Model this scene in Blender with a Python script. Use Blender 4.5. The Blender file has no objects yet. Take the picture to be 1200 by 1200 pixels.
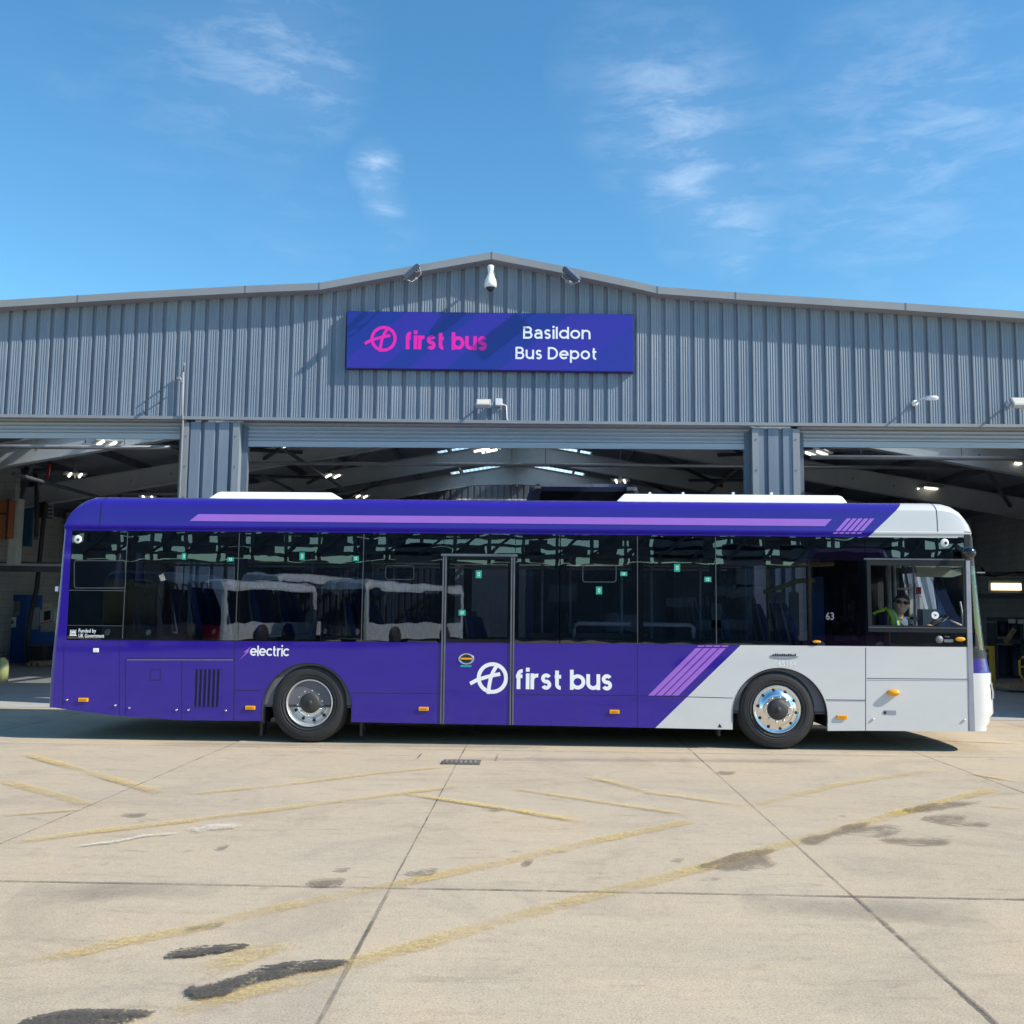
import bpy, bmesh, math, random
from mathutils import Vector, Matrix
PI = math.pi
R = math.radians
random.seed(7)
SC = bpy.context.scene
COL = SC.collection

# ------------------------------------------------------------------ camera
F, PITCH, ROLL, YAW, EYE = 1159.2, 0.101352, 0.0105876, 0.0272432, 1.5846
FW = Vector((-math.sin(YAW) * math.cos(PITCH), math.cos(YAW) * math.cos(PITCH), math.sin(PITCH)))
R0 = Vector((math.cos(YAW), math.sin(YAW), 0)); U0 = R0.cross(FW)
RT = R0 * math.cos(ROLL) + U0 * math.sin(ROLL); UP = -R0 * math.sin(ROLL) + U0 * math.cos(ROLL)
cd = bpy.data.cameras.new('camera'); cam = bpy.data.objects.new('camera', cd); COL.objects.link(cam)
m = Matrix((RT, UP, -FW)).transposed().to_4x4(); m.translation = (0, 0, EYE); cam.matrix_world = m
cd.lens = 36 * F / 1200; cd.sensor_width = 36; cd.clip_end = 3000; cd.clip_start = .05
SC.camera = cam

# ------------------------------------------------------------------ sun and sky
SUN = Vector((1.0, -0.30, 0.80)).normalized()
ld = bpy.data.lights.new('sun', 'SUN'); ld.energy = 5.0; ld.angle = R(.53); ld.color = (1, .92, .80)
sun = bpy.data.objects.new('sun', ld); COL.objects.link(sun)
sun.rotation_euler = SUN.to_track_quat('Z', 'Y').to_euler(); sun.location = SUN * 60
w = bpy.data.worlds.new('World'); SC.world = w; w.use_nodes = True
nt = w.node_tree; N = nt.nodes; L = nt.links
bg = N['Background']; sky = N.new('ShaderNodeTexSky'); sky.sky_type = 'NISHITA'; sky.sun_disc = False
sky.sun_elevation = math.asin(SUN.z); sky.sun_rotation = math.atan2(SUN.x, SUN.y)
sky.air_density = 1.0; sky.dust_density = .1; sky.ozone_density = 1.6; sky.altitude = 0
bg.inputs[1].default_value = .15
tc = N.new('ShaderNodeTexCoord')

def skydir(x, y):
    return (FW * F + RT * (x - 600) - UP * (y - 600)).normalized()
def nz(op, a, b=None, cl=False):
    n = N.new('ShaderNodeMath'); n.operation = op; n.use_clamp = cl
    for i, v in enumerate((a, b)):
        if v is None: continue
        if isinstance(v, (int, float)): n.inputs[i].default_value = v
        else: L.new(v, n.inputs[i])
    return n.outputs[0]
acc = None
# wisps of cirrus: centre, radius, strength, direction of the streaks
for (x, y, rad, st) in [(300, 40, .12, .55), (340, 90, .08, .6), (385, 110, .05, .45), (440, 196, .03, 3.2), (450, 236, .026, 2.2), (460, 275, .04, .35),
                        (345, 270, .08, .3), (760, 90, .10, .65), (800, 150, .10, .7), (835, 245, .07, 1.0), (870, 285, .04, 1.0), (1020, 190, .13, .65), (1120, 110, .16, .5),
                        (990, 240, .07, .4), (1180, 260, .14, .3), (120, 130, .15, .22), (845, 320, .01, .4)]:
    d = skydir(x, y)
    vd = N.new('ShaderNodeVectorMath'); vd.operation = 'DISTANCE'; L.new(tc.outputs['Generated'], vd.inputs[0]); vd.inputs[1].default_value = d
    v = nz('MULTIPLY', nz('MAXIMUM', nz('SUBTRACT', 1, nz('DIVIDE', vd.outputs['Value'], rad)), 0), st)
    v = nz('MULTIPLY', v, 1.0)
    acc = v if acc is None else nz('ADD', acc, v)
mp = N.new('ShaderNodeMapping'); mp.inputs['Rotation'].default_value = (.2, .75, .3); mp.inputs['Scale'].default_value = (1, 1, 3.4)
L.new(tc.outputs['Generated'], mp.inputs[0])
n1 = N.new('ShaderNodeTexNoise'); n1.inputs['Scale'].default_value = 13; n1.inputs['Detail'].default_value = 12; n1.inputs['Roughness'].default_value = .62; n1.inputs['Distortion'].default_value = .35
L.new(mp.outputs[0], n1.inputs[0])
mr = N.new('ShaderNodeMapRange'); mr.inputs[1].default_value = .46; mr.inputs[2].default_value = .82; L.new(n1.outputs[0], mr.inputs[0])
n2 = N.new('ShaderNodeTexNoise'); n2.inputs['Scale'].default_value = 4.5; n2.inputs['Detail'].default_value = 5; L.new(tc.outputs['Generated'], n2.inputs[0])
mr2 = N.new('ShaderNodeMapRange'); mr2.inputs[1].default_value = .35; mr2.inputs[2].default_value = .68; L.new(n2.outputs[0], mr2.inputs[0])
acc = nz('MULTIPLY', acc, nz('ADD', nz('MULTIPLY', mr2.outputs[0], .8), .2))
cm = nz('MULTIPLY', acc, nz('ADD', nz('MULTIPLY', mr.outputs[0], 1.05), .16), True)
cm = nz('MULTIPLY', cm, .44)
hs = N.new('ShaderNodeHueSaturation'); hs.inputs['Saturation'].default_value = 1.22; hs.inputs['Value'].default_value = 1.0; L.new(sky.outputs[0], hs.inputs['Color'])
mx = N.new('ShaderNodeMix'); mx.data_type = 'RGBA'; 
tn = N.new('ShaderNodeMix'); tn.data_type = 'RGBA'; tn.blend_type = 'MULTIPLY'; tn.inputs[0].default_value = 1; L.new(hs.outputs[0], tn.inputs[6]); tn.inputs[7].default_value = (.84, 1.11, 1.07, 1)
L.new(cm, mx.inputs[0]); L.new(tn.outputs[2], mx.inputs[6]); mx.inputs[7].default_value = (6.2, 6.9, 7.8, 1)
L.new(mx.outputs[2], bg.inputs[0])
SC.view_settings.view_transform = 'Standard'; SC.view_settings.look = 'None'; SC.view_settings.gamma = 1
SC.view_settings.exposure = 0.4

# ------------------------------------------------------------------ measuring helpers: pixel of the survey photo -> world point on a plane
def ray(x, y): return FW * F + RT * (x - 600) - UP * (y - 600)
def P(x, y, Y):
    d = ray(x, y); t = Y / d.y; return Vector((0, 0, EYE)) + d * t
def G(x, y, z=0):
    d = ray(x, y); t = (z - EYE) / d.z; return Vector((0, 0, EYE)) + d * t
def PX(x, y, X):
    d = ray(x, y); t = X / d.x; return Vector((0, 0, EYE)) + d * t

# ------------------------------------------------------------------ materials
MATS = {}
def nodes(name):
    m = bpy.data.materials.new(name); m.use_nodes = True; t = m.node_tree
    return m, t, t.nodes['Principled BSDF'], t.nodes['Material Output']
def sock(b, k, v):
    if k in b.inputs: b.inputs[k].default_value = v
def noise(t, scale, detail=4, rough=.55, vec=None, dist=0):
    n = t.nodes.new('ShaderNodeTexNoise'); n.inputs['Scale'].default_value = scale; n.inputs['Detail'].default_value = detail
    n.inputs['Roughness'].default_value = rough; n.inputs['Distortion'].default_value = dist
    if vec is not None: t.links.new(vec, n.inputs['Vector'])
    return n.outputs[0]
def tcobj(t, scale=(1, 1, 1), rot=(0, 0, 0)):
    c = t.nodes.new('ShaderNodeTexCoord'); mp = t.nodes.new('ShaderNodeMapping'); mp.inputs['Scale'].default_value = scale; mp.inputs['Rotation'].default_value = rot
    t.links.new(c.outputs['Object'], mp.inputs[0]); return mp.outputs[0]
def ramp(t, src, a, b, c0=0., c1=1.):
    n = t.nodes.new('ShaderNodeMapRange'); t.links.new(src, n.inputs[0])
    n.inputs[1].default_value = a; n.inputs[2].default_value = b; n.inputs[3].default_value = c0; n.inputs[4].default_value = c1
    return n.outputs[0]
def mixc(t, f, a, b, mode='MIX'):
    n = t.nodes.new('ShaderNodeMix'); n.data_type = 'RGBA'; n.blend_type = mode
    for i, v in ((0, f), (6, a), (7, b)):
        if isinstance(v, (int, float)): n.inputs[i].default_value = v
        elif isinstance(v, tuple): n.inputs[i].default_value = v if len(v) == 4 else v + (1,)
        else: t.links.new(v, n.inputs[i])
    return n.outputs[2]
def math_(t, op, a, b=None, cl=False):
    n = t.nodes.new('ShaderNodeMath'); n.operation = op; n.use_clamp = cl
    for i, v in enumerate((a, b)):
        if v is None: continue
        if isinstance(v, (int, float)): n.inputs[i].default_value = v
        else: t.links.new(v, n.inputs[i])
    return n.outputs[0]
def bump(t, b, h, strength=.2, dist=.01):
    n = t.nodes.new('ShaderNodeBump'); n.inputs['Strength'].default_value = strength; n.inputs['Distance'].default_value = dist
    t.links.new(h, n.inputs['Height']); t.links.new(n.outputs[0], b.inputs['Normal'])
def mat(name, col, rough=.5, metal=0, var=.12, scale=6, coat=0, bmp=0, emit=None, es=1, spec=None, stretch=(1, 1, 1)):
    if name in MATS: return MATS[name]
    m, t, b, o = nodes(name)
    sock(b, 'Roughness', rough); sock(b, 'Metallic', metal); sock(b, 'Coat Weight', coat); sock(b, 'Coat Roughness', .03)
    if spec is not None: sock(b, 'Specular IOR Level', spec)
    v = tcobj(t, stretch)
    n = noise(t, scale, 5, .6, v)
    lo = tuple(c * (1 - var) for c in col[:3]); hi = tuple(min(1, c * (1 + var)) for c in col[:3])
    t.links.new(mixc(t, ramp(t, n, .3, .7), lo, hi), b.inputs['Base Color'])
    if not coat: t.links.new(ramp(t, n, .3, .7, max(.02, rough - .06), min(1, rough + .06)), b.inputs['Roughness'])
    if bmp: bump(t, b, noise(t, scale * 8, 4, .6, v), bmp, .003)
    if emit:
        sock(b, 'Emission Color', emit + (1,)); sock(b, 'Emission Strength', es)
    MATS[name] = m; return m

def livery(name, x0, z0, k, lo=(.023, .009, .25), wh=(.60, .60, .60)):
    """purple body paint, white in front of a diagonal X > x0 + k (z - z0)"""
    m, t, b, o = nodes(name)
    c = t.nodes.new('ShaderNodeTexCoord'); s = t.nodes.new('ShaderNodeSeparateXYZ'); t.links.new(c.outputs['Object'], s.inputs[0])
    e = math_(t, 'SUBTRACT', s.outputs[0], math_(t, 'ADD', math_(t, 'MULTIPLY', math_(t, 'SUBTRACT', s.outputs[2], z0), k), x0))
    f = math_(t, 'GREATER_THAN', e, 0.)
    nn = noise(t, 2.2, 4, .6, tcobj(t, (1, 1, 3)))
    dirt = ramp(t, s.outputs[2], .2, .9, .35, 0)                      # road film, thicker on the skirt
    dirt = math_(t, 'MULTIPLY', dirt, ramp(t, noise(t, 5, 6, .65, tcobj(t)), .35, .7))
    pur = mixc(t, ramp(t, nn, .3, .7), lo, tuple(x * 1.12 for x in lo))
    whi = mixc(t, ramp(t, nn, .3, .7), wh, tuple(x * 1.03 for x in wh))
    base = mixc(t, f, pur, whi)
    base = mixc(t, math_(t, 'MULTIPLY', dirt, .16), base, (.16, .14, .15))
    t.links.new(base, b.inputs['Base Color'])
    sock(b, 'Roughness', .4); sock(b, 'Specular IOR Level', .12); sock(b, 'Coat Weight', .95); sock(b, 'Coat Roughness', .04)
    bump(t, b, noise(t, 1.1, 2, .5, tcobj(t, (1, 1, 1.6))), .25, .012)
    MATS[name] = m; return m

def glass(name, tint=(.3, .33, .36), wav=.35, ior=1.52, FRK=1.6):
    if name in MATS: return MATS[name]
    m, t, b, o = nodes(name); t.nodes.remove(b)
    tr = t.nodes.new('ShaderNodeBsdfTransparent'); tr.inputs[0].default_value = tint + (1,)
    gl = t.nodes.new('ShaderNodeBsdfGlossy'); gl.inputs['Roughness'].default_value = 0.0; gl.inputs[0].default_value = (.86, .93, 1, 1)
    fr = t.nodes.new('ShaderNodeFresnel'); fr.inputs[0].default_value = ior
    mx = t.nodes.new('ShaderNodeMixShader')
    bn = t.nodes.new('ShaderNodeBump'); bn.inputs['Strength'].default_value = wav; bn.inputs['Distance'].default_value = .004
    t.links.new(noise(t, 1.7, 2, .5, tcobj(t, (1, 1, 1.8))), bn.inputs['Height'])
    t.links.new(bn.outputs[0], gl.inputs['Normal'])
    t.links.new(math_(t, 'ADD', math_(t, 'MULTIPLY', fr.outputs[0], FRK), .02, True), mx.inputs[0])
    t.links.new(tr.outputs[0], mx.inputs[1]); t.links.new(gl.outputs[0], mx.inputs[2]); t.links.new(mx.outputs[0], o.inputs[0])
    MATS[name] = m; return m

# ------------------------------------------------------------------ mesh builder
def woff(o):
    v = Vector((0, 0, 0))
    while o: v += o.location; o = o.parent
    return v
class MB:
    def __init__(s): s.v = []; s.f = []; s.m = []; s.mi = 0; s.sm = []; s.smooth = False; s.M = None
    def add(s, vs, fs):
        o = len(s.v)
        for p in vs:
            p = Vector(p)
            if s.M is not None: p = s.M @ p
            s.v.append(p)
        for f in fs: s.f.append([o + i for i in f]); s.m.append(s.mi); s.sm.append(s.smooth)
        return s
    def box(s, a, b, M=None):
        x0, y0, z0 = a; x1, y1, z1 = b
        vs = [Vector(p) for p in ((x0, y0, z0), (x1, y0, z0), (x1, y1, z0), (x0, y1, z0), (x0, y0, z1), (x1, y0, z1), (x1, y1, z1), (x0, y1, z1))]
        if M is not None: vs = [M @ p for p in vs]
        return s.add(vs, [(0, 3, 2, 1), (4, 5, 6, 7), (0, 1, 5, 4), (1, 2, 6, 5), (2, 3, 7, 6), (3, 0, 4, 7)])
    def cbox(s, c, d, M=None):
        a = [c[i] - d[i] / 2 for i in range(3)]; b = [c[i] + d[i] / 2 for i in range(3)]
        return s.box(a, b, M)
    def poly(s, pts, y0, y1):
        """closed outline in X-Z, thickness y0 (front) .. y1 (back)"""
        n = len(pts); area = sum(pts[i][0] * pts[(i + 1) % n][1] - pts[(i + 1) % n][0] * pts[i][1] for i in range(n))
        if area < 0: pts = pts[::-1]
        vs = [(p[0], y0, p[1]) for p in pts] + [(p[0], y1, p[1]) for p in pts]
        fs = [list(range(n)), list(range(2 * n - 1, n - 1, -1))]
        fs += [(i, i + n, (i + 1) % n + n, (i + 1) % n) for i in range(n)]
        return s.add(vs, fs)
    def flat(s, pts, z0, z1):
        n = len(pts); area = sum(pts[i][0] * pts[(i + 1) % n][1] - pts[(i + 1) % n][0] * pts[i][1] for i in range(n))
        if area < 0: pts = pts[::-1]
        vs = [(p[0], p[1], z1) for p in pts] + [(p[0], p[1], z0) for p in pts]
        fs = [list(range(n)), list(range(2 * n - 1, n - 1, -1))] + [(i, i + n, (i + 1) % n + n, (i + 1) % n) for i in range(n)]
        return s.add(vs, fs)
    def grid(s, rows, close=False):
        n = len(rows[0]); vs = [p for r in rows for p in r]; fs = []
        for i in range(len(rows) - 1):
            for j in range(n if close else n - 1):
                k = (j + 1) % n; fs.append((i * n + j, i * n + k, (i + 1) * n + k, (i + 1) * n + j))
        return s.add(vs, fs)
    def loft(s, rows, caps=True):
        s.grid(rows, True); n = len(rows[0]); o = len(s.v) - n * len(rows)
        if caps:
            s.f.append([o + i for i in range(n)][::-1]); s.f.append([o + n * (len(rows) - 1) + i for i in range(n)])
            s.m += [s.mi] * 2; s.sm += [False] * 2
        return s
    def tube(s, pts, r, n=8, r1=None):
        pts = [Vector(p) for p in pts]; rows = []
        for i, p in enumerate(pts):
            d = (pts[min(i + 1, len(pts) - 1)] - pts[max(i - 1, 0)]).normalized()
            a = Vector((0, 0, 1)) if abs(d.z) < .9 else Vector((1, 0, 0))
            u = d.cross(a).normalized(); v = d.cross(u)
            rr = r if r1 is None else r + (r1 - r) * i / (len(pts) - 1)
            rows.append([p + (u * math.cos(2 * PI * k / n) + v * math.sin(2 * PI * k / n)) * rr for k in range(n)])
        sm = s.smooth; s.smooth = True; s.loft(rows); s.smooth = sm; return s
    def lathe(s, prof, c, axis='Y', n=40):
        """prof: (radius, distance along axis)"""
        rows = []
        for r, a in prof:
            ring = []
            for k in range(n):
                t = 2 * PI * k / n; u, v = r * math.cos(t), r * math.sin(t)
                ring.append(Vector((u, a, v) if axis == 'Y' else ((u, v, a) if axis == 'Z' else (a, u, v))) + Vector(c))
            rows.append(ring)
        sm = s.smooth; s.smooth = True; s.grid(rows, True); s.smooth = sm; return s
    def ball(s, c, r, n=14, sc=(1, 1, 1)):
        prof = [(max(1e-4, r * math.sin(PI * i / (n // 2))), -r * math.cos(PI * i / (n // 2))) for i in range(n // 2 + 1)]
        rows = [[Vector((q * math.cos(2 * PI * k / n) * sc[0], q * math.sin(2 * PI * k / n) * sc[1], a * sc[2])) + Vector(c) for k in range(n)] for q, a in prof]
        sm = s.smooth; s.smooth = True; s.grid(rows, True); s.smooth = sm; return s
    def build(s, name, mats, parent=None, bevel=0, fixn=True, **tags):
        if not isinstance(mats, (list, tuple)): mats = [mats]
        me = bpy.data.meshes.new(name); off = woff(parent) if parent else Vector((0, 0, 0))
        me.from_pydata([p - off for p in s.v], [], s.f)
        if getattr(s, 'edge', None):
            at = me.attributes.new('edge', 'FLOAT', 'POINT'); at.data.foreach_set('value', s.edge)
        for mm in mats: me.materials.append(mm)
        me.polygons.foreach_set('material_index', s.m); me.polygons.foreach_set('use_smooth', s.sm)
        if fixn:
            bm = bmesh.new(); bm.from_mesh(me); bmesh.ops.recalc_face_normals(bm, faces=bm.faces)
            big = [f for f in bm.faces if len(f.verts) > 4]
            if big: bmesh.ops.triangulate(bm, faces=big)
            bm.to_mesh(me); bm.free()
        me.update()
        o = bpy.data.objects.new(name, me); COL.objects.link(o); o.parent = parent
        if bevel:
            b = o.modifiers.new('bevel', 'BEVEL'); b.width = bevel; b.segments = 2; b.limit_method = 'ANGLE'
        tag(o, **tags)
        return o
def build_each(b, name, mats, parent, **k):
    """one object per connected piece"""
    par = list(range(len(b.v)))
    def find(i):
        while par[i] != i: par[i] = par[par[i]]; i = par[i]
        return i
    for f in b.f:
        a = find(f[0])
        for i in f[1:]: par[find(i)] = a
    gr = {}
    for j, f in enumerate(b.f): gr.setdefault(find(f[0]), []).append(j)
    out = []
    for js in gr.values():
        c = MB(); mp_ = {}
        for j in js:
            ff = []
            for i in b.f[j]:
                if i not in mp_: mp_[i] = len(c.v); c.v.append(b.v[i])
                ff.append(mp_[i])
            c.f.append(ff); c.m.append(b.m[j]); c.sm.append(b.sm[j])
        out.append(c.build(name, mats, parent, **k))
    return out
def tag(o, label=None, cat=None, group=None, kind=None):
    for k, v in (('label', label), ('category', cat), ('group', group), ('kind', kind)):
        if v: o[k] = v
    return o
def empty(name, loc, label=None, cat=None, group=None):
    o = bpy.data.objects.new(name, None); COL.objects.link(o); o.location = loc; o.empty_display_size = .2
    return tag(o, label, cat, group)
def copy_tree(o, parent=None):
    c = o.copy(); COL.objects.link(c); c.parent = parent
    for ch in list(o.children): copy_tree(ch, c)
    return c

# ------------------------------------------------------------------ stroke lettering (round geometric strokes)
def arc(cx, cy, r, a0, a1, n=14, ry=None):
    ry = ry or r
    return [(cx + r * math.cos(R(a0 + (a1 - a0) * i / n)), cy + ry * math.sin(R(a0 + (a1 - a0) * i / n))) for i in range(n + 1)]
GL = {
 'f': (.56, [[(.2, 0), (.2, 1.04)] + arc(.48, 1.04, .28, 180, 82), [(0, .90), (.5, .90)]]),
 'i': (.0, [[(0, 0), (0, 1)], [(0, 1.42), (0, 1.46)]]),
 'r': (.42, [[(0, 0), (0, 1)], arc(.40, .58, .40, 180, 80)]),
 's': (.62, [arc(.31, .745, .255, 25, 270, 16) + arc(.31, .245, .255, 90, -155, 16)[1:]]),
 't': (.50, [[(.18, 1.26), (.18, .27)] + arc(.45, .27, .27, 180, 275), [(0, .90), (.5, .90)]]),
 'b': (.92, [[(0, 1.34), (0, 0)], arc(.46, .5, .46, 0, 360, 28)]),
 'u': (.80, [[(0, 1), (0, .42)] + arc(.4, .42, .4, 180, 360, 18), [(.8, 1), (.8, 0)]]),
 'e': (.92, [[(.04, .5), (.90, .5)], arc(.46, .5, .46, 0, 318, 26)]),
 'l': (.0, [[(0, 0), (0, 1.34)]]),
 'c': (.72, [arc(.46, .5, .46, 42, 318, 24)]),
 'a': (.78, [arc(.40, .64, .36, 150, 0, 14) + [(.76, 0)], [(.76, .58), (.36, .58)] + arc(.33, .29, .29, 90, 270, 12) + [(.4, 0), (.76, .1)]]),
 'd': (.92, [[(.92, 1.34), (.92, 0)], arc(.46, .5, .46, 0, 360, 28)]),
 'o': (.92, [arc(.46, .5, .46, 0, 360, 28)]),
 'n': (.80, [[(0, 0), (0, 1)], arc(.4, .58, .4, 180, 0, 18) + [(.8, 0)]]),
 'p': (.92, [[(0, 1), (0, -.42)], arc(.46, .5, .46, 0, 360, 28)]),
 'B': (.86, [[(0, 0), (0, 1.36)], [(0, 1.36), (.45, 1.36)] + arc(.45, 1.035, .325, 90, -90, 14) + [(0, .71)], [(.45, .71)] + arc(.5, .355, .355, 90, -90, 14) + [(0, 0)]]),
 'D': (1.02, [[(0, 0), (0, 1.36)], [(0, 1.36), (.34, 1.36)] + arc(.34, .68, .68, 90, -90, 20) + [(0, 0)]]),
 ' ': (.12, []),
}
def ribbon(mb, pts, wd, y, fn):
    """2-D polyline -> flat ribbon with mitred joints, thickness towards the viewer"""
    q = [pts[0]]
    for p in pts[1:]:
        if math.dist(p, q[-1]) > 1e-4: q.append(p)
    closed = math.dist(q[0], q[-1]) < 1e-3
    n = len(q)
    if not closed and n > 1:
        for e, f_ in ((0, 1), (n - 1, n - 2)):
            dx, dy_ = q[e][0] - q[f_][0], q[e][1] - q[f_][1]; l_ = math.hypot(dx, dy_)
            if abs(dy_) > .93 * l_: q[e] = (q[e][0] + dx / l_ * wd * .46, q[e][1] + dy_ / l_ * wd * .46)
    Lf = []; Rt = []
    for i in range(n):
        a = q[i - 1] if i else (q[-2] if closed else None); b = q[i + 1] if i < n - 1 else (q[1] if closed else None); c = q[i]
        if a is None: d = Vector((b[0] - c[0], b[1] - c[1])).normalized(); nn = Vector((-d.y, d.x)); k = 1
        elif b is None: d = Vector((c[0] - a[0], c[1] - a[1])).normalized(); nn = Vector((-d.y, d.x)); k = 1
        else:
            d1 = Vector((c[0] - a[0], c[1] - a[1])).normalized(); d2 = Vector((b[0] - c[0], b[1] - c[1])).normalized()
            d = (d1 + d2).normalized() if (d1 + d2).length > 1e-3 else d1; nn = Vector((-d.y, d.x)); k = min(1.6, 1 / max(.3, nn.dot(Vector((-d1.y, d1.x)))))
        Lf.append((c[0] + nn.x * wd / 2 * k, c[1] + nn.y * wd / 2 * k)); Rt.append((c[0] - nn.x * wd / 2 * k, c[1] - nn.y * wd / 2 * k))
    rows = []
    for i in range(n):
        l = fn(*Lf[i]); r = fn(*Rt[i])
        rows.append([(l[0], y, l[1]), (r[0], y, r[1])])
    mb.grid(rows)
def lettering(mb, text, x0, x1, zb, xh, y, wd=.2, track=.36, dy=.0004, slope=0):
    """text between X=x0..x1, baseline zb, x-height xh (metres); strokes stacked a hair apart"""
    tot = 0; pos = []
    for ch in text:
        pos.append(tot); tot += GL[ch][0] + track
    tot -= track
    sx = (x1 - x0 - wd * xh * 1.0) / tot
    k = 0
    for ch, px in zip(text, pos):
        for st in GL[ch][1]:
            wx = wd * xh / sx
            fn = lambda a, b: (x0 + wd * xh / 2 + a, zb + wd * xh / 2 + b + slope * (a))
            ribbon(mb, [((px + a) * sx, b * xh * (1 - wd * .95)) for a, b in st], wd * xh, y - dy * (k % 3), fn)
            k += 1
def bus_logo(mb, cx, cz, r, y, wd):
    fn = lambda a, b: (cx + a, cz + b)
    ribbon(mb, arc(0, 0, r - wd / 2, 0, 360, 48), wd, y, fn)
    ribbon(mb, [(-r * 1.42, -r * .38), (-r * 1.0, -r * .14), (-r * .5, .02 * r), (0, .16 * r), (r * .5, .26 * r)], wd * .95, y - .0006, fn)
    ribbon(mb, [(r * .28, r * .8), (r * .02, r * .35), (-r * .12, -r * .05), (-r * .2, -r * .5), (-r * .24, -r * .9)], wd * .95, y - .0012, fn)
def textmesh(mb, text, x0, x1, zb, h, y, mirror=False):
    cu = bpy.data.curves.new('lettering', 'FONT'); cu.body = text; cu.size = 1; cu.fill_mode = 'FRONT'; cu.offset = .012; cu.resolution_u = 2
    ob = bpy.data.objects.new('lettering', cu); COL.objects.link(ob); bpy.context.view_layer.update()
    me = bpy.data.meshes.new_from_object(ob.evaluated_get(bpy.context.evaluated_depsgraph_get()))
    vs = [v.co.copy() for v in me.vertices]; fs = [list(p.vertices) for p in me.polygons]
    bpy.data.objects.remove(ob); bpy.data.curves.remove(cu); bpy.data.meshes.remove(me)
    a = min(v.x for v in vs); b = max(v.x for v in vs)
    sx = (x1 - x0) / (b - a); sz = h / .69
    mb.add([(x0 + (v.x - a) * sx, y, zb + v.y * sz) for v in vs], fs)

# ================================================================== GROUND
def concrete(name, base, seed=0):
    m, t, b, o = nodes(name)
    c = t.nodes.new('ShaderNodeTexCoord'); ob = c.outputs['Object']
    big = noise(t, .22, 5, .6, ob, .4); mid = noise(t, 1.3, 6, .65, ob, .6); fine = noise(t, 16, 6, .75, ob); grit = noise(t, 95, 3, .8, ob)
    vor = t.nodes.new('ShaderNodeTexVoronoi'); vor.inputs['Scale'].default_value = 70; t.links.new(ob, vor.inputs['Vector'])
    streak = noise(t, .9, 6, .7, tcobj(t, (.25, 1.8, 1)), .8)
    br = lambda k: tuple(x * k for x in base)
    col = mixc(t, ramp(t, big, .3, .7), br(.93), br(1.06))
    col = mixc(t, ramp(t, mid, .25, .75, 0, .6), mixc(t, .5, col, br(.92)), mixc(t, .5, col, br(1.1)))
    col = mixc(t, ramp(t, streak, .52, .66, 0, .34), col, (base[0] * .70, base[1] * .70, base[2] * .72))
    col = mixc(t, ramp(t, fine, .54, .66, 0, .36), col, br(.58))
    col = mixc(t, ramp(t, fine, .46, .36, 0, .3), col, br(1.25))
    col = mixc(t, ramp(t, grit, .54, .64, 0, .62), col, br(.40))
    col = mixc(t, ramp(t, grit, .44, .34, 0, .5), col, br(1.5))
    # bay to bay tone
    sp = t.nodes.new('ShaderNodeSeparateXYZ'); t.links.new(ob, sp.inputs[0])
    fx_ = math_(t, 'FLOOR', math_(t, 'DIVIDE', math_(t, 'SUBTRACT', sp.outputs[0], BAYX), BAYW)); fy_ = math_(t, 'FLOOR', math_(t, 'DIVIDE', math_(t, 'SUBTRACT', sp.outputs[1], BAYY), 5.6))
    cx_ = t.nodes.new('ShaderNodeCombineXYZ'); t.links.new(fx_, cx_.inputs[0]); t.links.new(fy_, cx_.inputs[1])
    wn = t.nodes.new('ShaderNodeTexWhiteNoise'); wn.noise_dimensions = '3D'; t.links.new(cx_.outputs[0], wn.inputs['Vector'])
    col = mixc(t, ramp(t, wn.outputs['Value'], 0, 1, 0, .5), col, mixc(t, 1.0, col, (.86, .88, .92), 'MULTIPLY'))
    blot = noise(t, .75, 7, .72, ob, 1.2)
    col = mixc(t, ramp(t, blot, .51, .61, 0, .42), col, mixc(t, 1.0, col, (.74, .74, .78), 'MULTIPLY'))
    col = mixc(t, ramp(t, blot, .48, .38, 0, .45), col, mixc(t, 1.0, col, (1.12, 1.07, .98), 'MULTIPLY'))
    rub = noise(t, 3.2, 7, .75, tcobj(t, (.5, 2.2, 1)), .4)
    col = mixc(t, ramp(t, rub, .56, .68, 0, .45), col, (base[0] * .52, base[1] * .5, base[2] * .5))
    # oil spots
    spots = math_(t, 'MULTIPLY', ramp(t, noise(t, 2.3, 3, .5, ob, .2), .69, .76), .55)
    col = mixc(t, spots, col, (.10, .09, .085))
    warm = mixc(t, ramp(t, noise(t, .5, 3, .5, ob), .4, .7, 0, .35), col, mixc(t, 1.0, col, (1.06, .98, .88), 'MULTIPLY'))
    t.links.new(warm, b.inputs['Base Color']); sock(b, 'Roughness', .86); sock(b, 'Specular IOR Level', .25)
    h = math_(t, 'ADD', math_(t, 'MULTIPLY', grit, .35), math_(t, 'ADD', math_(t, 'MULTIPLY', fine, .5), math_(t, 'MULTIPLY', vor.outputs[0], -.25)))
    bump(t, b, h, .35, .006)
    MATS[name] = m; return m
BAYX, BAYW, BAYY = G(810, 880).x, G(810, 880).x - G(530, 905).x, G(600, 1044).y
M_conc = concrete('yard_concrete', (.49, .405, .295))
M_floor = concrete('garage_floor_concrete', (.42, .42, .41))
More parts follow.
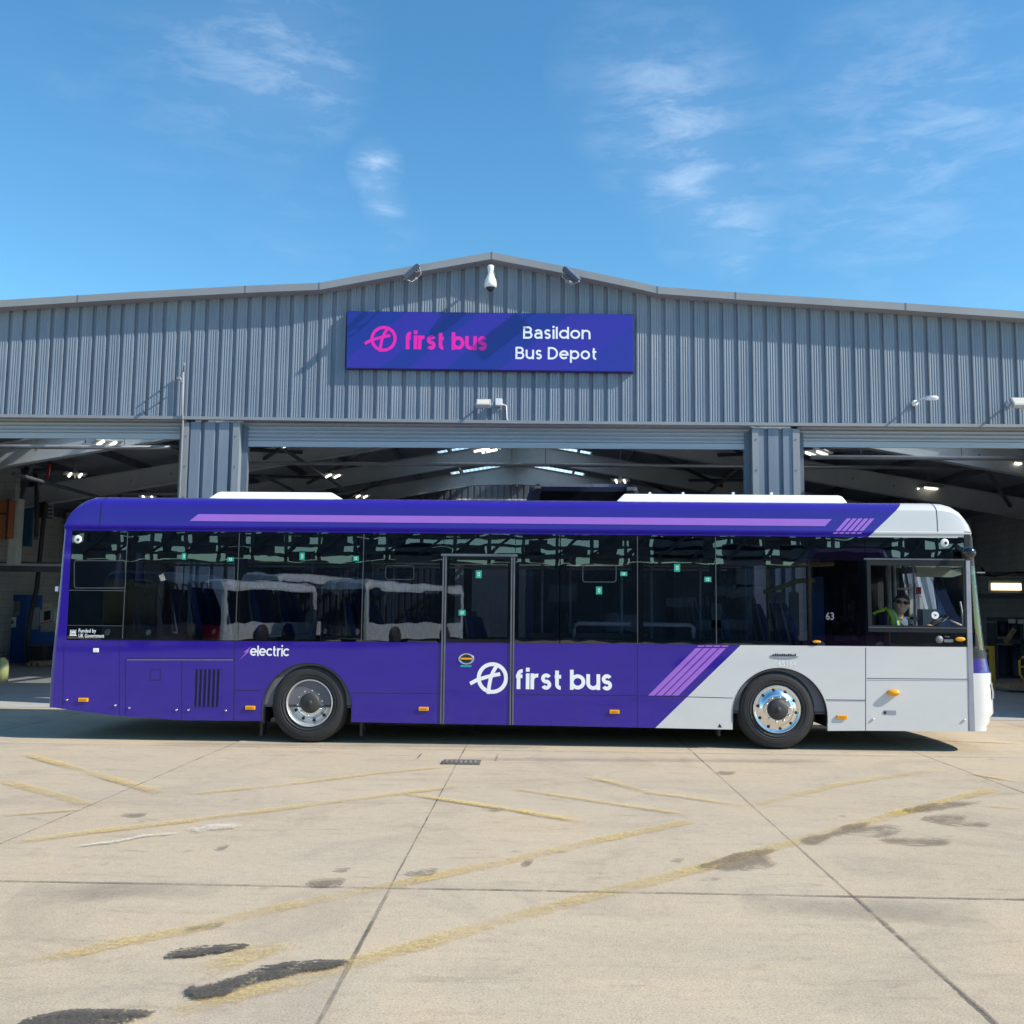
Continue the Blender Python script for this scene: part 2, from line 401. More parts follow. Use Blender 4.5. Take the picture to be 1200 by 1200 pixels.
def worn(name, col, soft=.5, amp=1.5, scale=2.2, rough=.8, maxa=.8, detail=12., fade=0):
    """thin deposit on the concrete: an 'edge' attribute (0 rim, 1 middle) broken up by noise"""
    m, t, b, o = nodes(name); c = t.nodes.new('ShaderNodeTexCoord'); at = t.nodes.new('ShaderNodeAttribute'); at.attribute_name = 'edge'
    n = math_(t, 'ADD', math_(t, 'MULTIPLY', noise(t, scale, 6, .7, c.outputs['Object'], .6), .5), math_(t, 'MULTIPLY', noise(t, scale * detail, 5, .8, c.outputs['Object']), .5))
    v = math_(t, 'ADD', at.outputs['Fac'], math_(t, 'MULTIPLY', math_(t, 'SUBTRACT', n, .5), amp * 3))
    al = ramp(t, v, .5 - soft / 2, .5 + soft / 2, 0, maxa)
    if fade: al = math_(t, 'MULTIPLY', al, ramp(t, noise(t, .8, 5, .7, c.outputs['Object']), .38, .62, 1 - fade, 1))
    sock(b, 'Roughness', rough); t.links.new(al, b.inputs['Alpha'])
    f2 = noise(t, 60, 5, .8, c.outputs['Object'])
    t.links.new(mixc(t, ramp(t, f2, .4, .6), tuple(x * .65 for x in col), tuple(min(1, x * 1.4) for x in col)), b.inputs['Base Color'])
    MATS[name] = m; return m
M_yel = worn('worn_yellow_paint', (.62, .45, .17), 1.2, 1.6, 2.2, maxa=.66, detail=9., fade=.75)
M_yel2 = worn('brighter_yellow_paint', (.72, .52, .12), .8, 1.5, 2.5, maxa=.80, detail=9.)
M_joint = worn('joint_sealant', (.15, .13, .105), .8, 1.8, 2.5, maxa=.70, fade=.6)
M_joint2 = worn('pale_joint_sealant', (.15, .13, .11), .8, 1.7, 2.5, maxa=.75, fade=.4)
M_tar = worn('tar_patch', (.075, .064, .052), .30, 1.5, 7, rough=.9, maxa=.92, detail=5.)
M_wet = worn('oil_stain', (.17, .13, .09), .45, 1.9, 2.6, rough=.55, maxa=.46, detail=5.)
M_white = worn('white_splash', (.68, .63, .54), .8, 2.0, 4, maxa=.5, detail=6.)

g = MB(); g.add([(-260, -160, 0), (260, -160, 0), (260, 260, 0), (-260, 260, 0)], [(0, 1, 2, 3)])
g.build('ground', M_conc, kind='structure')
FY = 15.8                                                            # facade plane
g = MB(); g.add([(-15, FY - .02, .004), (13.4, FY - .02, .004), (13.4, 40, .004), (-15, 40, .004)], [(0, 1, 2, 3)])
g.build('garage_floor', M_floor, kind='structure')

def strip(mb, pts, wd, z, jag=.0, step=.12):
    """a strip on the ground along px points, ragged edges"""
    W = [Vector(p) for p in pts]; rows = []; wd *= 1.25
    for i in range(len(W) - 1):
        a, b = W[i], W[i + 1]; n = max(1, int((b - a).length / step)); d = (b - a).normalized(); nn = Vector((-d.y, d.x, 0))
        for k in range(n + (i == len(W) - 2)):
            p = a + (b - a) * k / n; w1 = wd / 2 * (1 + random.uniform(-jag, jag)); w2 = wd / 2 * (1 + random.uniform(-jag, jag))
            rows.append([(p.x + nn.x * q_, p.y + nn.y * q_, z) for q_ in (w1, w1 * .55, 0, -w2 * .55, -w2)])
    mb.grid(rows); E_ = getattr(mb, 'edge', []); n = len(rows)
    for i in range(n):
        f = min(1, min(i, n - 1 - i) / 2 + .0); E_ += [0, .85 * f, 1 * f, .85 * f, 0]
    mb.edge = E_
# slab joints: along the yard and across it
J = MB(); jz = .0035; yr = G(600, 1044).y
xs = [G(530, 905).x, G(810, 880).x, G(280, 869).x]
xa, xb, xc = xs
for X, wd in ((xa, .011), (xb, .014), (xc, .013), (xb + (xb - xa) , .015), (xc - 3.3, .015), (xb + 2 * (xb - xa), .015)):
    strip(J, [(X, -12, jz), (X, 15.7, jz)], wd, jz, .35)
J.build('slab_joint', M_joint, kind='structure')
J = MB()
for X, wd in ((xa, .013), (xb, .016)): strip(J, [(X + .012, 3, .0047), (X + .012, yr, .0047)], wd, .0047, .5)
J.build('slab_joint', M_joint, kind='structure')
J = MB()
yr = G(600, 1044).y
for Y, wd in ((yr, .022), (G(600, 880).y, .02), (yr - 6, .025), (G(600, 902).y + 0, .0)):
    if wd: strip(J, [(-30, Y, .006), (30, Y, .006)], wd, .006, .35)
J.build('slab_joint', M_joint2, kind='structure')
YEL = [
 ([(0, 1136), (95, 1117), (145, 1105), (215, 1092), (320, 1066), (450, 1040), (600, 1009), (700, 986), (820, 961)], .16, M_yel),
 ([(165, 1195), (350, 1150), (415, 1130), (600, 1077), (700, 1050), (815, 1020), (930, 988), (1050, 955), (1165, 925)], .17, M_yel),
 ([(0, 991), (100, 977), (220, 963), (320, 950), (475, 930), (535, 922)], .16, M_yel),
 ([(475, 931), (600, 950), (700, 967)], .13, M_yel),
 ([(30, 885), (120, 910), (190, 931)], .16, M_yel),
 ([(215, 932), (330, 921), (440, 907), (525, 899)], .13, M_yel),
 ([(0, 915), (75, 935), (112, 947)], .17, M_yel), ([(0, 957), (115, 948)], .12, M_yel),
 ([(600, 925), (700, 940), (815, 957)], .13, M_yel), ([(690, 911), (765, 930), (878, 946)], .14, M_yel), ([(880, 945), (985, 920), (1098, 902)], .15, M_yel),
 ([(1050, 866), (1200, 872)], .14, M_yel), ([(1125, 905), (1200, 918)], .12, M_yel), ([(1150, 945), (1200, 949)], .14, M_yel), ([(600, 950), (632, 955)], .1, M_yel2),
 ([(1040, 956), (1085, 946)], .16, M_yel2), ([(640, 937), (668, 940)], .14, M_yel2), ([(225, 1145), (300, 1117), (350, 1104)], .22, M_yel), ([(255, 1108), (320, 1119)], .16, M_yel),
 ([(0, 926), (18, 927)], .16, M_yel2),
]
for i, (pts, wd, mt) in enumerate(YEL):
    b = MB(); z = .0085 + .0012 * (i % 5); strip(b, [G(x, y) for x, y in pts], wd * .78, z, .07)
    b.build('yellow_line', mt, kind='structure')
def blob(pts, z, jag=.05, sub=14, mt=None, name='stain'):
    W = [G(x, y) for x, y in pts]
    if sum(a.x * b.y - b.x * a.y for a, b in zip(W, W[1:] + W[:1])) < 0: W = W[::-1]
    out = []
    for i in range(len(W)):                                           # Catmull-Rom round the outline
        p0, p1, p2, p3 = W[i - 1], W[i], W[(i + 1) % len(W)], W[(i + 2) % len(W)]
        n = max(3, min(24, int((p2 - p1).length / .05)))
        for k in range(n):
            u = k / n; out.append(.5 * ((2 * p1) + (p2 - p0) * u + (2 * p0 - 5 * p1 + 4 * p2 - p3) * u * u + (3 * p1 - p0 - 3 * p2 + p3) * u ** 3))
    c = sum(out, Vector()) / len(out); L_ = max((p - c).length for p in out); th = min(.11, L_ * .25)
    rings = [[], []]; n = len(out)
    for i, p in enumerate(out):
        d = out[(i + 1) % n] - out[i - 1]; nn = Vector((d.y, -d.x, 0)).normalized() if d.length > 1e-6 else Vector((1, 0, 0))
        rings[0].append((p.x + nn.x * th * .4, p.y + nn.y * th * .4, z)); rings[1].append((p.x - nn.x * th * .02, p.y - nn.y * th * .02, z + .0002))
    m_ = MB(); m_.grid(rings, True); m_.add([(p[0], p[1], z + .0002) for p in rings[1]], [list(range(n))]); m_.edge = [0] * n + [.74] * n + [.74] * n
    return m_.build(name, mt, kind='structure', fixn=True)
blob([(198, 1124), (205, 1117), (240, 1112), (288, 1110), (282, 1114), (240, 1121)], .015, .02, mt=M_tar, name='tar_patch')
blob([(223, 1162), (232, 1172), (262, 1167), (300, 1155), (345, 1143), (398, 1135), (400, 1130), (360, 1131), (325, 1135), (300, 1140), (285, 1147), (240, 1160)], .0155, .035, mt=M_tar, name='tar_patch')
blob([(38, 1197), (90, 1188), (140, 1188), (180, 1190), (150, 1201), (80, 1212), (30, 1205)], .0155, .03, mt=M_tar, name='tar_patch')
for pts in ([(818, 1018), (845, 1010), (865, 1002), (905, 998), (893, 1004), (908, 1015), (880, 1020), (840, 1019)],
            [(945, 985), (975, 978), (1000, 969), (1020, 966), (1015, 970), (1050, 970), (1052, 977), (1030, 981), (985, 979), (955, 990)],
            [(1083, 960), (1105, 957), (1130, 957), (1135, 964), (1157, 967), (1150, 970), (1110, 967)],
            [(1035, 985), (1060, 984), (1110, 986), (1105, 991), (1065, 991)],
            [(1060, 952), (1100, 943), (1148, 941), (1120, 946), (1085, 951)],
            [(843, 905), (862, 906), (858, 908), (846, 908)], [(614, 1012), (624, 1010), (622, 1016), (616, 1016)], [(788, 1009), (802, 1009), (798, 1012)],
            [(143, 956), (172, 955), (160, 959)], [(254, 996), (269, 992), (262, 997)], [(216, 1091), (262, 1084), (255, 1089), (225, 1093)],
            [(475, 1025), (512, 1020), (505, 1028)], [(362, 1035), (402, 1032), (398, 1040), (370, 1041)], [(565, 949), (590, 950), (580, 952)], [(392, 1021), (410, 1020), (404, 1023)]):
    blob(pts, .0145, .018, mt=M_wet, name='oil_stain')
b = MB(); strip(b, [G(80, 995), G(130, 989), G(170, 981), G(215, 978)], .06, .0142, .6, .06); strip(b, [G(225, 976), G(262, 970), G(282, 968)], .15, .0142, .5, .06)
b.build('white_splash', M_white, kind='structure')
# tyre scuffs and long faint drag marks
M_scuff = worn('tyre_scuff', (.20, .18, .16), 1.6, 1.2, .9, maxa=.30)
for i, (a, c, wd) in enumerate([((540, 890), (980, 893), .2), ((180, 872), (640, 876), .25), ((870, 1060), (1160, 1075), .35), ((20, 1050), (260, 1040), .3), ((1130, 935), (1200, 930), .12)]):
    b = MB(); strip(b, [G(*a), G(*c)], wd, .0165 + .0006 * i, .3, .2); b.build('tyre_scuff', M_scuff, kind='structure')
# drain gully
dg = empty('drain_cover', G(541, 894), 'small rectangular iron drain grate set in the concrete in front of the bus', 'drain')
c = G(541, 894); b = MB(); b.box((c.x - .2, c.y - .13, .004), (c.x + .2, c.y + .13, .017)); b.build('frame', mat('cast_iron', (.13, .12, .11), .7, var=.3), dg)
b = MB()
for k in range(7): b.box((c.x - .17 + k * .05, c.y - .1, .018), (c.x - .145 + k * .05, c.y + .1, .024))
b.build('grate', mat('worn_iron', (.22, .2, .18), .6, var=.3), dg)
b = MB(); x0, x1 = G(492, 886).x, G(583, 886).x
strip(b, [(x0, 10.75, .007), (x0, 11.35, .007)], .02, .0072, .3); strip(b, [(x1, 10.75, .0078), (x1, 11.35, .0078)], .02, .0078, .3); b.build('slab_joint', M_joint2, kind='structure')

# ================================================================== DEPOT BUILDING
def cladmat():
    m, t, b, o = nodes('grey_blue_cladding')
    n1_ = noise(t, 1.2, 4, .6, tcobj(t, (3, 1, .4))); n2_ = noise(t, 3, 6, .7, tcobj(t, (6, 1, .22))); n3_ = noise(t, .35, 4, .6, tcobj(t))
    col = mixc(t, ramp(t, n1_, .35, .65), (.170, .205, .265), (.21, .25, .31))
    col = mixc(t, ramp(t, n2_, .52, .68, 0, .5), col, (.15, .16, .18)); col = mixc(t, ramp(t, n3_, .5, .65, 0, .3), col, (.33, .35, .38))
    t.links.new(col, b.inputs['Base Color']); sock(b, 'Roughness', .42); sock(b, 'Specular IOR Level', .45)
    bump(t, b, noise(t, 1.1, 2, .5, tcobj(t, (1, 1, .6))), .12, .02)
    MATS['grey_blue_cladding'] = m; return m
M_clad = cladmat()
M_trim = mat('grey_trim', (.26, .27, .29), .5, var=.06, scale=2)
M_trimd = mat('dark_trim', (.12, .15, .19), .5, var=.1)
M_shut = mat('shutter_steel', (.40, .43, .47), .45, metal=.1, var=.08, scale=1.4, stretch=(.3, 1, 6))
M_steel = mat('painted_steel', (.50, .53, .53), .55, var=.12, scale=1.5)
M_steeld = mat('dark_steel', (.09, .10, .12), .6, var=.2)
M_roof = mat('roof_underside', (.24, .26, .30), .75, var=.12, scale=.8)
depot = empty('depot_building', (0, FY, 0), 'long grey blue clad bus garage with three open roller doors behind the purple bus', 'building')

topline = [(-60, 357), (0, 352), (160, 342), (280, 335.5), (375, 331.5), (440, 319.5), (576, 295.5), (660, 312), (748, 330.5), (771, 336), (880, 344), (1040, 354), (1200, 365), (1290, 372)]
TL = [P(x, y, FY - .2) for x, y in topline]
def ztop(X):
    for a, b_ in zip(TL, TL[1:]):
        if a.x <= X <= b_.x: return a.z + (b_.z - a.z) * (X - a.x) / (b_.x - a.x)
    return TL[0].z if X < TL[0].x else TL[-1].z
XL, XR = P(-40, 485, FY).x, P(1270, 497, FY).x
botl = [P(-60, 485.4, FY), P(0, 485.7, FY), P(300, 489, FY), P(600, 493, FY), P(900, 495.5, FY), P(1200, 497.5, FY), P(1290, 498, FY)]
def zbot(X):
    for a, b_ in zip(botl, botl[1:]):
        if a.x <= X <= b_.x: return a.z + (b_.z - a.z) * (X - a.x) / (b_.x - a.x)
    return botl[-1].z
PITCHX = .2348
xref = P(1.6 + 1.2, 485, FY).x                                       # a pan's right edge
def cladprofile(x0, x1, micro=True):
    """list of (X, depth) : raised pan with three shallow flutes, then a narrow trough"""
    pr = []; k = math.floor((x0 - xref) / PITCHX) - 1
    while True:
        e = xref + k * PITCHX                                        # right edge of a pan
        base = e - PITCHX
        pr += [(base + .002, .0), (base + .010, .042), (base + .066, .042), (base + .074, 0)]
        s0, s1 = base + .076, e - .002
        if micro:
            wdt = (s1 - s0) / 4
            for q in range(3):
                c = s0 + wdt * (q + 1)
                pr += [(c - .020, .0), (c - .005, .006), (c + .005, .006), (c + .012, .0)]
        if e > x1: break
        k += 1
    return [p for p in pr if x0 <= p[0] <= x1]
pr = cladprofile(XL, XR)
rows = [[], []]
b = MB()
for x, d in pr:
    rows[0].append((x, FY + d, zbot(x))); rows[1].append((x, FY + d, ztop(x) - .02))
b.grid(rows); b.build('fascia_cladding', M_clad, depot, fixn=False)
b = MB(); b.grid([[(XL, FY + .1, 4.8), (XR, FY + .1, 4.8)], [(XL, FY + .1, 5.6), (XR, FY + .1, 5.6)]]); b.build('inner_lining', M_roof, depot, fixn=False)
# capping along the roof line: a folded flashing, in lengths with visible laps
b = MB(); H = .118
for i in range(len(TL) - 1):
    a, c = TL[i], TL[i + 1]; y0, y1 = FY - .21, FY + .25
    b.add([(a.x, y0, a.z - H), (c.x, y0, c.z - H), (c.x, y0, c.z), (a.x, y0, a.z), (a.x, y1, a.z - H), (c.x, y1, c.z - H), (c.x, y1, c.z + .02), (a.x, y1, a.z + .02)],
          [(0, 1, 2, 3), (3, 2, 6, 7), (0, 4, 5, 1), (4, 7, 6, 5)])
b.mi = 1
for x in (94, 289, 375, 576, 770, 861, 1059):
    p = P(x, 340, FY - .14); b.box((p.x - .008, FY - .214, ztop(p.x) - H - .004), (p.x + .008, FY - .2105, ztop(p.x) + .004))
b.build('roof_capping', [M_trim, M_trimd], depot, fixn=False)
# drip trim at the foot of the fascia
b = MB()
for a, c in zip(botl, botl[1:]):
    for (y0, y1, z0, z1) in ((FY - .03, FY + .06, -.05, 0.0),):
        b.add([(a.x, y0, a.z + z0), (c.x, y0, c.z + z0), (c.x, y0, c.z + z1), (a.x, y0, a.z + z1), (a.x, y1, a.z + z0), (c.x, y1, c.z + z0), (c.x, y1, c.z + z1), (a.x, y1, a.z + z1)],
              [(0, 1, 2, 3), (3, 2, 6, 7), (0, 4, 5, 1), (4, 7, 6, 5)])
b.build('drip_trim', M_trim, depot, fixn=False)
# clad columns
def column(x0, x1, face):
    b = MB(); zt = zbot(x0) - .08
    pr = [(x0, 0)] + [p for p in cladprofile(x0 + .06, x1 - .06, False)] + [(x1, 0)]
    b.grid([[(x, FY + .03 + d * 1.2, 0) for x, d in pr], [(x, FY + .03 + d * 1.2, zt) for x, d in pr]])
    b.mi = 1
    for xa_, xb_ in ((x0 - .012, x0 + .09), (x1 - .1, x1 + .012)):
        b.box((xa_, FY + .012, 0), (xb_, FY + .024, zt - .02))
    b.mi = 0
    b.box((x0 - .01, FY + .026, 0), (x0, FY + .5, zt)); b.box((x1, FY + .026, 0), (x1 + .01, FY + .5, zt))
    b.mi = 2
    for xa_ in (x0 - .11, x1 + .012): b.box((xa_, FY + .16, 0), (xa_ + .098, FY + .26, zt - .05))
    for k in range(9):
        for xx in (x0 + .05, x1 - .05): b.cbox((xx, FY + .008, .4 + k * .5), (.018, .008, .018))
    b.build('column', [M_clad, M_trim, M_trimd], depot)
cl0, cl1 = P(213, 540, FY).x, P(278.5, 540, FY).x
cr0, cr1 = P(883, 540, FY).x, P(937, 540, FY).x
column(cl0, cl1, 0); column(cr0, cr1, 0)
# part-open roller shutters
def shutter(x0, x1, ybot_px, xm):
    b = MB(); z1 = zbot((x0 + x1) / 2) - .02; z0 = P(xm, ybot_px, FY + .2).z
    prof = []; z = z1 + .15; k = 0
    while z > z0 + .05:
        for q in range(5):
            prof.append((z - 0.066 * q / 5, FY + .2 - .034 * math.sin(PI * q / 5)))
        z -= .066
    prof.append((z, FY + .2))
    b.smooth = False
    b.grid([[(x, yy, zz) for x in (x0, x1)] for zz, yy in prof])
    b.smooth = False; b.mi = 1
    b.box((x0, FY + .17, z - .09), (x1, FY + .22, z)); b.mi = 2
    b.lathe([(.17, x0), (.17, x1)], (0, FY + .44, z1 + .1), 'X', 16)
    return b.build('roller_shutter', [M_shut, M_shut, M_steeld], depot)
shutter(P(-90, 500, FY).x, cl0 - .02, 508, 100); shutter(cl1 + .02, cr0 - .02, 518, 600); shutter(cr1 + .02, P(1300, 500, FY).x, 517.5, 1060)
b = MB(); b.box((-15.2, FY + .0, 0), (P(-75, 500, FY).x, FY + .3, 6.2)); b.box((P(1290, 500, FY).x, FY, 0), (13.6, FY + .3, 6.2)); build_each(b, 'end_pier', M_clad, depot)

# interior shell
RX, RZ, SL = -.8, 7.15, .172
def zr(X): return RZ - SL * abs(X - RX)
YB = 39.5; XW0, XW1 = -15.0, 13.4
b = MB()
for xa_, xb_ in ((XW0 - .3, RX), (RX, XW1 + .3)):
    n = 3
    # roof sheet, leaving runs near the ridge and added fill openings outboard
    s = -1 if xa_ < RX - .1 else 1
    cuts = [(abs(xa_ - RX), abs(xb_ - RX))]
    lo, hi = min(cuts[0]), max(cuts[0])
    for u0, u1, ya, yb_ in ((lo, .55, FY + .3, YB), (2.5, 4.5, FY + .3, YB), (4.5, 10, FY + .3, 16.6), (4.5, 10, 21.6, YB), (10, hi, FY + .3, YB)):
        X0, X1 = RX + s * u0, RX + s * u1
        b.add([(X0, ya, zr(X0)), (X1, ya, zr(X1)), (X1, yb_, zr(X1)), (X0, yb_, zr(X0)), (X0, ya, zr(X0) + .12), (X1, ya, zr(X1) + .12), (X1, yb_, zr(X1) + .12), (X0, yb_, zr(X0) + .12)],
              [(0, 1, 2, 3), (4, 5, 6, 7), (0, 1, 5, 4), (2, 3, 7, 6), (1, 2, 6, 5), (3, 0, 4, 7)])
    X0, X1 = RX + s * .55, RX + s * 2.5
    for y0, y1 in ((FY + .3, 18.2), (20.2, 21.4), (25.2, 26.4), (30.2, 31.4), (35.2, 36.2)):
        b.add([(X0, y0, zr(X0)), (X1, y0, zr(X1)), (X1, y1, zr(X1)), (X0, y1, zr(X0)), (X0, y0, zr(X0) + .12), (X1, y0, zr(X1) + .12), (X1, y1, zr(X1) + .12), (X0, y1, zr(X0) + .12)],
              [(0, 1, 2, 3), (4, 5, 6, 7), (0, 1, 5, 4), (2, 3, 7, 6), (1, 2, 6, 5), (3, 0, 4, 7)])
b.build('roof', M_roof, depot)
m_, t_, b_, o_ = nodes('rooflight_sheet'); t_.nodes.remove(b_)
tl = t_.nodes.new('ShaderNodeBsdfTranslucent'); tl.inputs[0].default_value = (.86, .90, .93, 1); tp = t_.nodes.new('ShaderNodeBsdfTransparent'); tp.inputs[0].default_value = (.8, .85, .88, 1); ms = t_.nodes.new('ShaderNodeMixShader'); ms.inputs[0].default_value = .55; t_.links.new(tl.outputs[0], ms.inputs[1]); t_.links.new(tp.outputs[0], ms.inputs[2]); t_.links.new(ms.outputs[0], o_.inputs[0]); M_rl = m_
b = MB()
for s in (-1, 1):
    X0, X1 = RX + s * .55, RX + s * 2.5
    for y0, y1 in ((18.2, 20.2), (21.4, 25.2), (26.4, 30.2), (31.4, 35.2), (36.2, YB)):
        n = 24; rows = []
        for k in range(n + 1):
            X = X0 + (X1 - X0) * k / n; rows.append([(X, y0, zr(X) + .06 + .02 * (k % 2)), (X, y1, zr(X) + .06 + .02 * (k % 2))])
        b.grid(rows)
for s in (-1, 1):  # outer strips added out of view to let fill light into the garage
    X0, X1 = RX + s * 4.5, RX + s * 10; n = 44
    b.grid([[(X0 + (X1 - X0) * k / n, y, zr(X0 + (X1 - X0) * k / n) + .06 + .02 * (k % 2)) for y in (16.6, 21.6)] for k in range(n + 1)])
build_each(b, 'rooflight_and_fill', M_rl, depot, fixn=False)
# portal frames
for Y in (20.8, 25.8, 30.8, 35.6):
    b = MB()
    for s in (-1, 1):
        X1 = XW0 + .4 if s < 0 else XW1 - .4
        def zz(X, d): return zr(X) - .2 - d
        for (dy, d0, d1) in ((.012, 0, .52), (.11, 0, .02), (.11, .5, .52)):
            hn = lambda X: .22 * max(0, 1 - abs(X - RX) / 1.6)
            Xs = [RX, RX + s * .8, RX + s * 1.6, X1]
            for Xa, Xb in zip(Xs, Xs[1:]):
                e0 = hn(Xa) if d1 > .5 else 0; e1 = hn(Xb) if d1 > .5 else 0; f0 = hn(Xa) if d0 > .4 else 0; f1 = hn(Xb) if d0 > .4 else 0
                b.add([(Xa, Y - dy, zz(Xa, d1 + e0)), (Xb, Y - dy, zz(Xb, d1 + e1)), (Xb, Y + dy, zz(Xb, d1 + e1)), (Xa, Y + dy, zz(Xa, d1 + e0)),
                       (Xa, Y - dy, zz(Xa, d0 + f0)), (Xb, Y - dy, zz(Xb, d0 + f1)), (Xb, Y + dy, zz(Xb, d0 + f1)), (Xa, Y + dy, zz(Xa, d0 + f0))],
                      [(0, 3, 2, 1), (4, 5, 6, 7), (0, 1, 5, 4), (1, 2, 6, 5), (2, 3, 7, 6), (3, 0, 4, 7)])
        b.box((min(X1, X1 + s * .3), Y - .12, 0), (max(X1, X1 + s * .3), Y + .12, zr(X1) - .2))
    b.box((RX - .02, Y - .115, zr(RX) - 1.0), (RX + .02, Y + .115, zr(RX) - .25))
    for dz in (-.35, -.55, -.75, -.9):
        for dx in (-.06, .06): b.cbox((RX + dx, Y - .13, zr(RX) + dz), (.03, .03, .03))
    b.build('portal_frame', M_steel, depot)
# purlins and bracing
b = MB()
for s in (-1, 1):
    u = .5
    while u < 14:
        X = RX + s * u; 
        if XW0 < X < XW1: b.box((X - .03, FY + .4, zr(X) - .19), (X + .03, YB, zr(X) - .005))
        u += 1.55
build_each(b, 'purlin', M_steeld, depot)
b = MB()
for Y0 in (15.9, 20.8, 25.8, 30.8):
    for s in (-1, 1):
        for (u0, u1) in ((3, 6.5), (9, 5.5), (10, 13)):
            b.tube([(RX + s * u0, Y0, zr(RX + s * u0) - .45), (RX + s * u1, Y0 + 5, zr(RX + s * u1) - .45)], .05, 6)
for (u, Y) in ((-5.2, 20.8), (5.8, 20.8), (-10.5, 20.8), (10.8, 25.8), (-6.5, 25.8)):
    b.tube([(RX + u, Y, zr(RX + u) - .9), (RX + u + .02, Y + 9, zr(RX + u) - .95)], .045, 6)
build_each(b, 'roof_brace', M_steeld, depot)
# service pipes slung across the bays
b = MB()
for (x0, x1, Y, z) in ((-7.8, 4.6, 18.6, 4.93), (-14.8, -7.4, 19.4, 4.8), (5.4, 13.3, 19.6, 4.72), (-7.5, 12.9, 23.4, 5.1), (-14.8, -7.4, 26.4, 4.7)):
    b.tube([(x0, Y, z), (x1, Y, z)], .045, 8)
    for k in range(4):
        X = x0 + (x1 - x0) * (k + .5) / 4; b.tube([(X, Y, z), (X, Y, zr(X))], .008, 4)
build_each(b, 'service_pipe', mat('galvanised_pipe', (.30, .31, .33), .5, metal=.3), depot)
# walls inside: block lower part, clad upper part, clad end wall
def blockmat(name, c1, c2):
    m, t, b, o = nodes(name); br = t.nodes.new('ShaderNodeTexBrick'); br.inputs['Scale'].default_value = 1
    mp = t.nodes.new('ShaderNodeMapping'); c = t.nodes.new('ShaderNodeTexCoord'); s = t.nodes.new('ShaderNodeSeparateXYZ'); cb = t.nodes.new('ShaderNodeCombineXYZ')
    t.links.new(c.outputs['Object'], s.inputs[0]); t.links.new(math_(t, 'ADD', s.outputs[0], s.outputs[1]), cb.inputs[0]); t.links.new(s.outputs[2], cb.inputs[1])
    t.links.new(cb.outputs[0], br.inputs[0]); br.inputs['Brick Width'].default_value = .45; br.inputs['Row Height'].default_value = .225; br.inputs['Mortar Size'].default_value = .008
    br.inputs['Color1'].default_value = c1 + (1,); br.inputs['Color2'].default_value = c2 + (1,); br.inputs['Mortar'].default_value = tuple(x * .7 for x in c1) + (1,)
    n = noise(t, .9, 6, .6, c.outputs['Object'])
    t.links.new(mixc(t, ramp(t, n, .35, .75, 0, .5), br.outputs[0], tuple(x * .45 for x in c1)), b.inputs['Base Color']); sock(b, 'Roughness', .8)
    MATS[name] = m; return m
M_block = blockmat('painted_blockwork', (.50, .48, .45), (.54, .52, .49))
b = MB()
b.box((XW0 - .3, FY + .3, 0), (XW0, YB, 4.4)); b.box((XW1, FY + .3, 0), (XW1 + .3, 33.2, 5.2))
build_each(b, 'block_wall', M_block, depot)
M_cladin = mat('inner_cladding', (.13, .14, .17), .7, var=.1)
b = MB(); rows = [[], []]; y = FY + .3
def corr(b, a, c, z0f, z1f, axis, pos, sgn):
    pr = []; u = a
    while u < c:
        pr += [(u, 0), (u + .12, 0), (u + .14, .04), (u + .2, .04), (u + .22, 0)]; u += .25
    if axis == 'X': b.grid([[(q, pos + sgn * d, z0f(q)) for q, d in pr], [(q, pos + sgn * d, z1f(q)) for q, d in pr]])
    else: b.grid([[(pos + sgn * d, q, z0f(q)) for q, d in pr], [(pos + sgn * d, q, z1f(q)) for q, d in pr]])
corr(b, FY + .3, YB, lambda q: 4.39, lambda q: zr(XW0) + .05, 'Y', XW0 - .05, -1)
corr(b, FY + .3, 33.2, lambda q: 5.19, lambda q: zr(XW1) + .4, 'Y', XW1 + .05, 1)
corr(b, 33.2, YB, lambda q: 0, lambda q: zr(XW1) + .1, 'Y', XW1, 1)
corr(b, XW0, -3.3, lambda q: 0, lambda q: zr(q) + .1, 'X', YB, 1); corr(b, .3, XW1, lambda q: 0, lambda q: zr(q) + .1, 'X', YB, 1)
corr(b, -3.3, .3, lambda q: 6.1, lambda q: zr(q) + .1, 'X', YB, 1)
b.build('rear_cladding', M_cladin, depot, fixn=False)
b = MB(); corr(b, -3.3, -.2, lambda q: 0, lambda q: 6.1, 'X', YB - .25, 1); b.build('pale_liner_panel', mat('pale_liner', (.85, .83, .74), .6), depot, fixn=False)

# exterior sides and top of the depot so that it stands as a building
b = MB(); b.box((XW0 - .42, FY + .3, 0), (XW0 - .32, YB, zr(XW0))); b.box((XW1 + .32, FY + .3, 0), (XW1 + .42, YB, zr(XW1))); b.box((XW0 - .3, YB + .1, 0), (XW1 + .3, YB + .2, zr(XW0)))
build_each(b, 'outer_cladding', M_clad, depot)

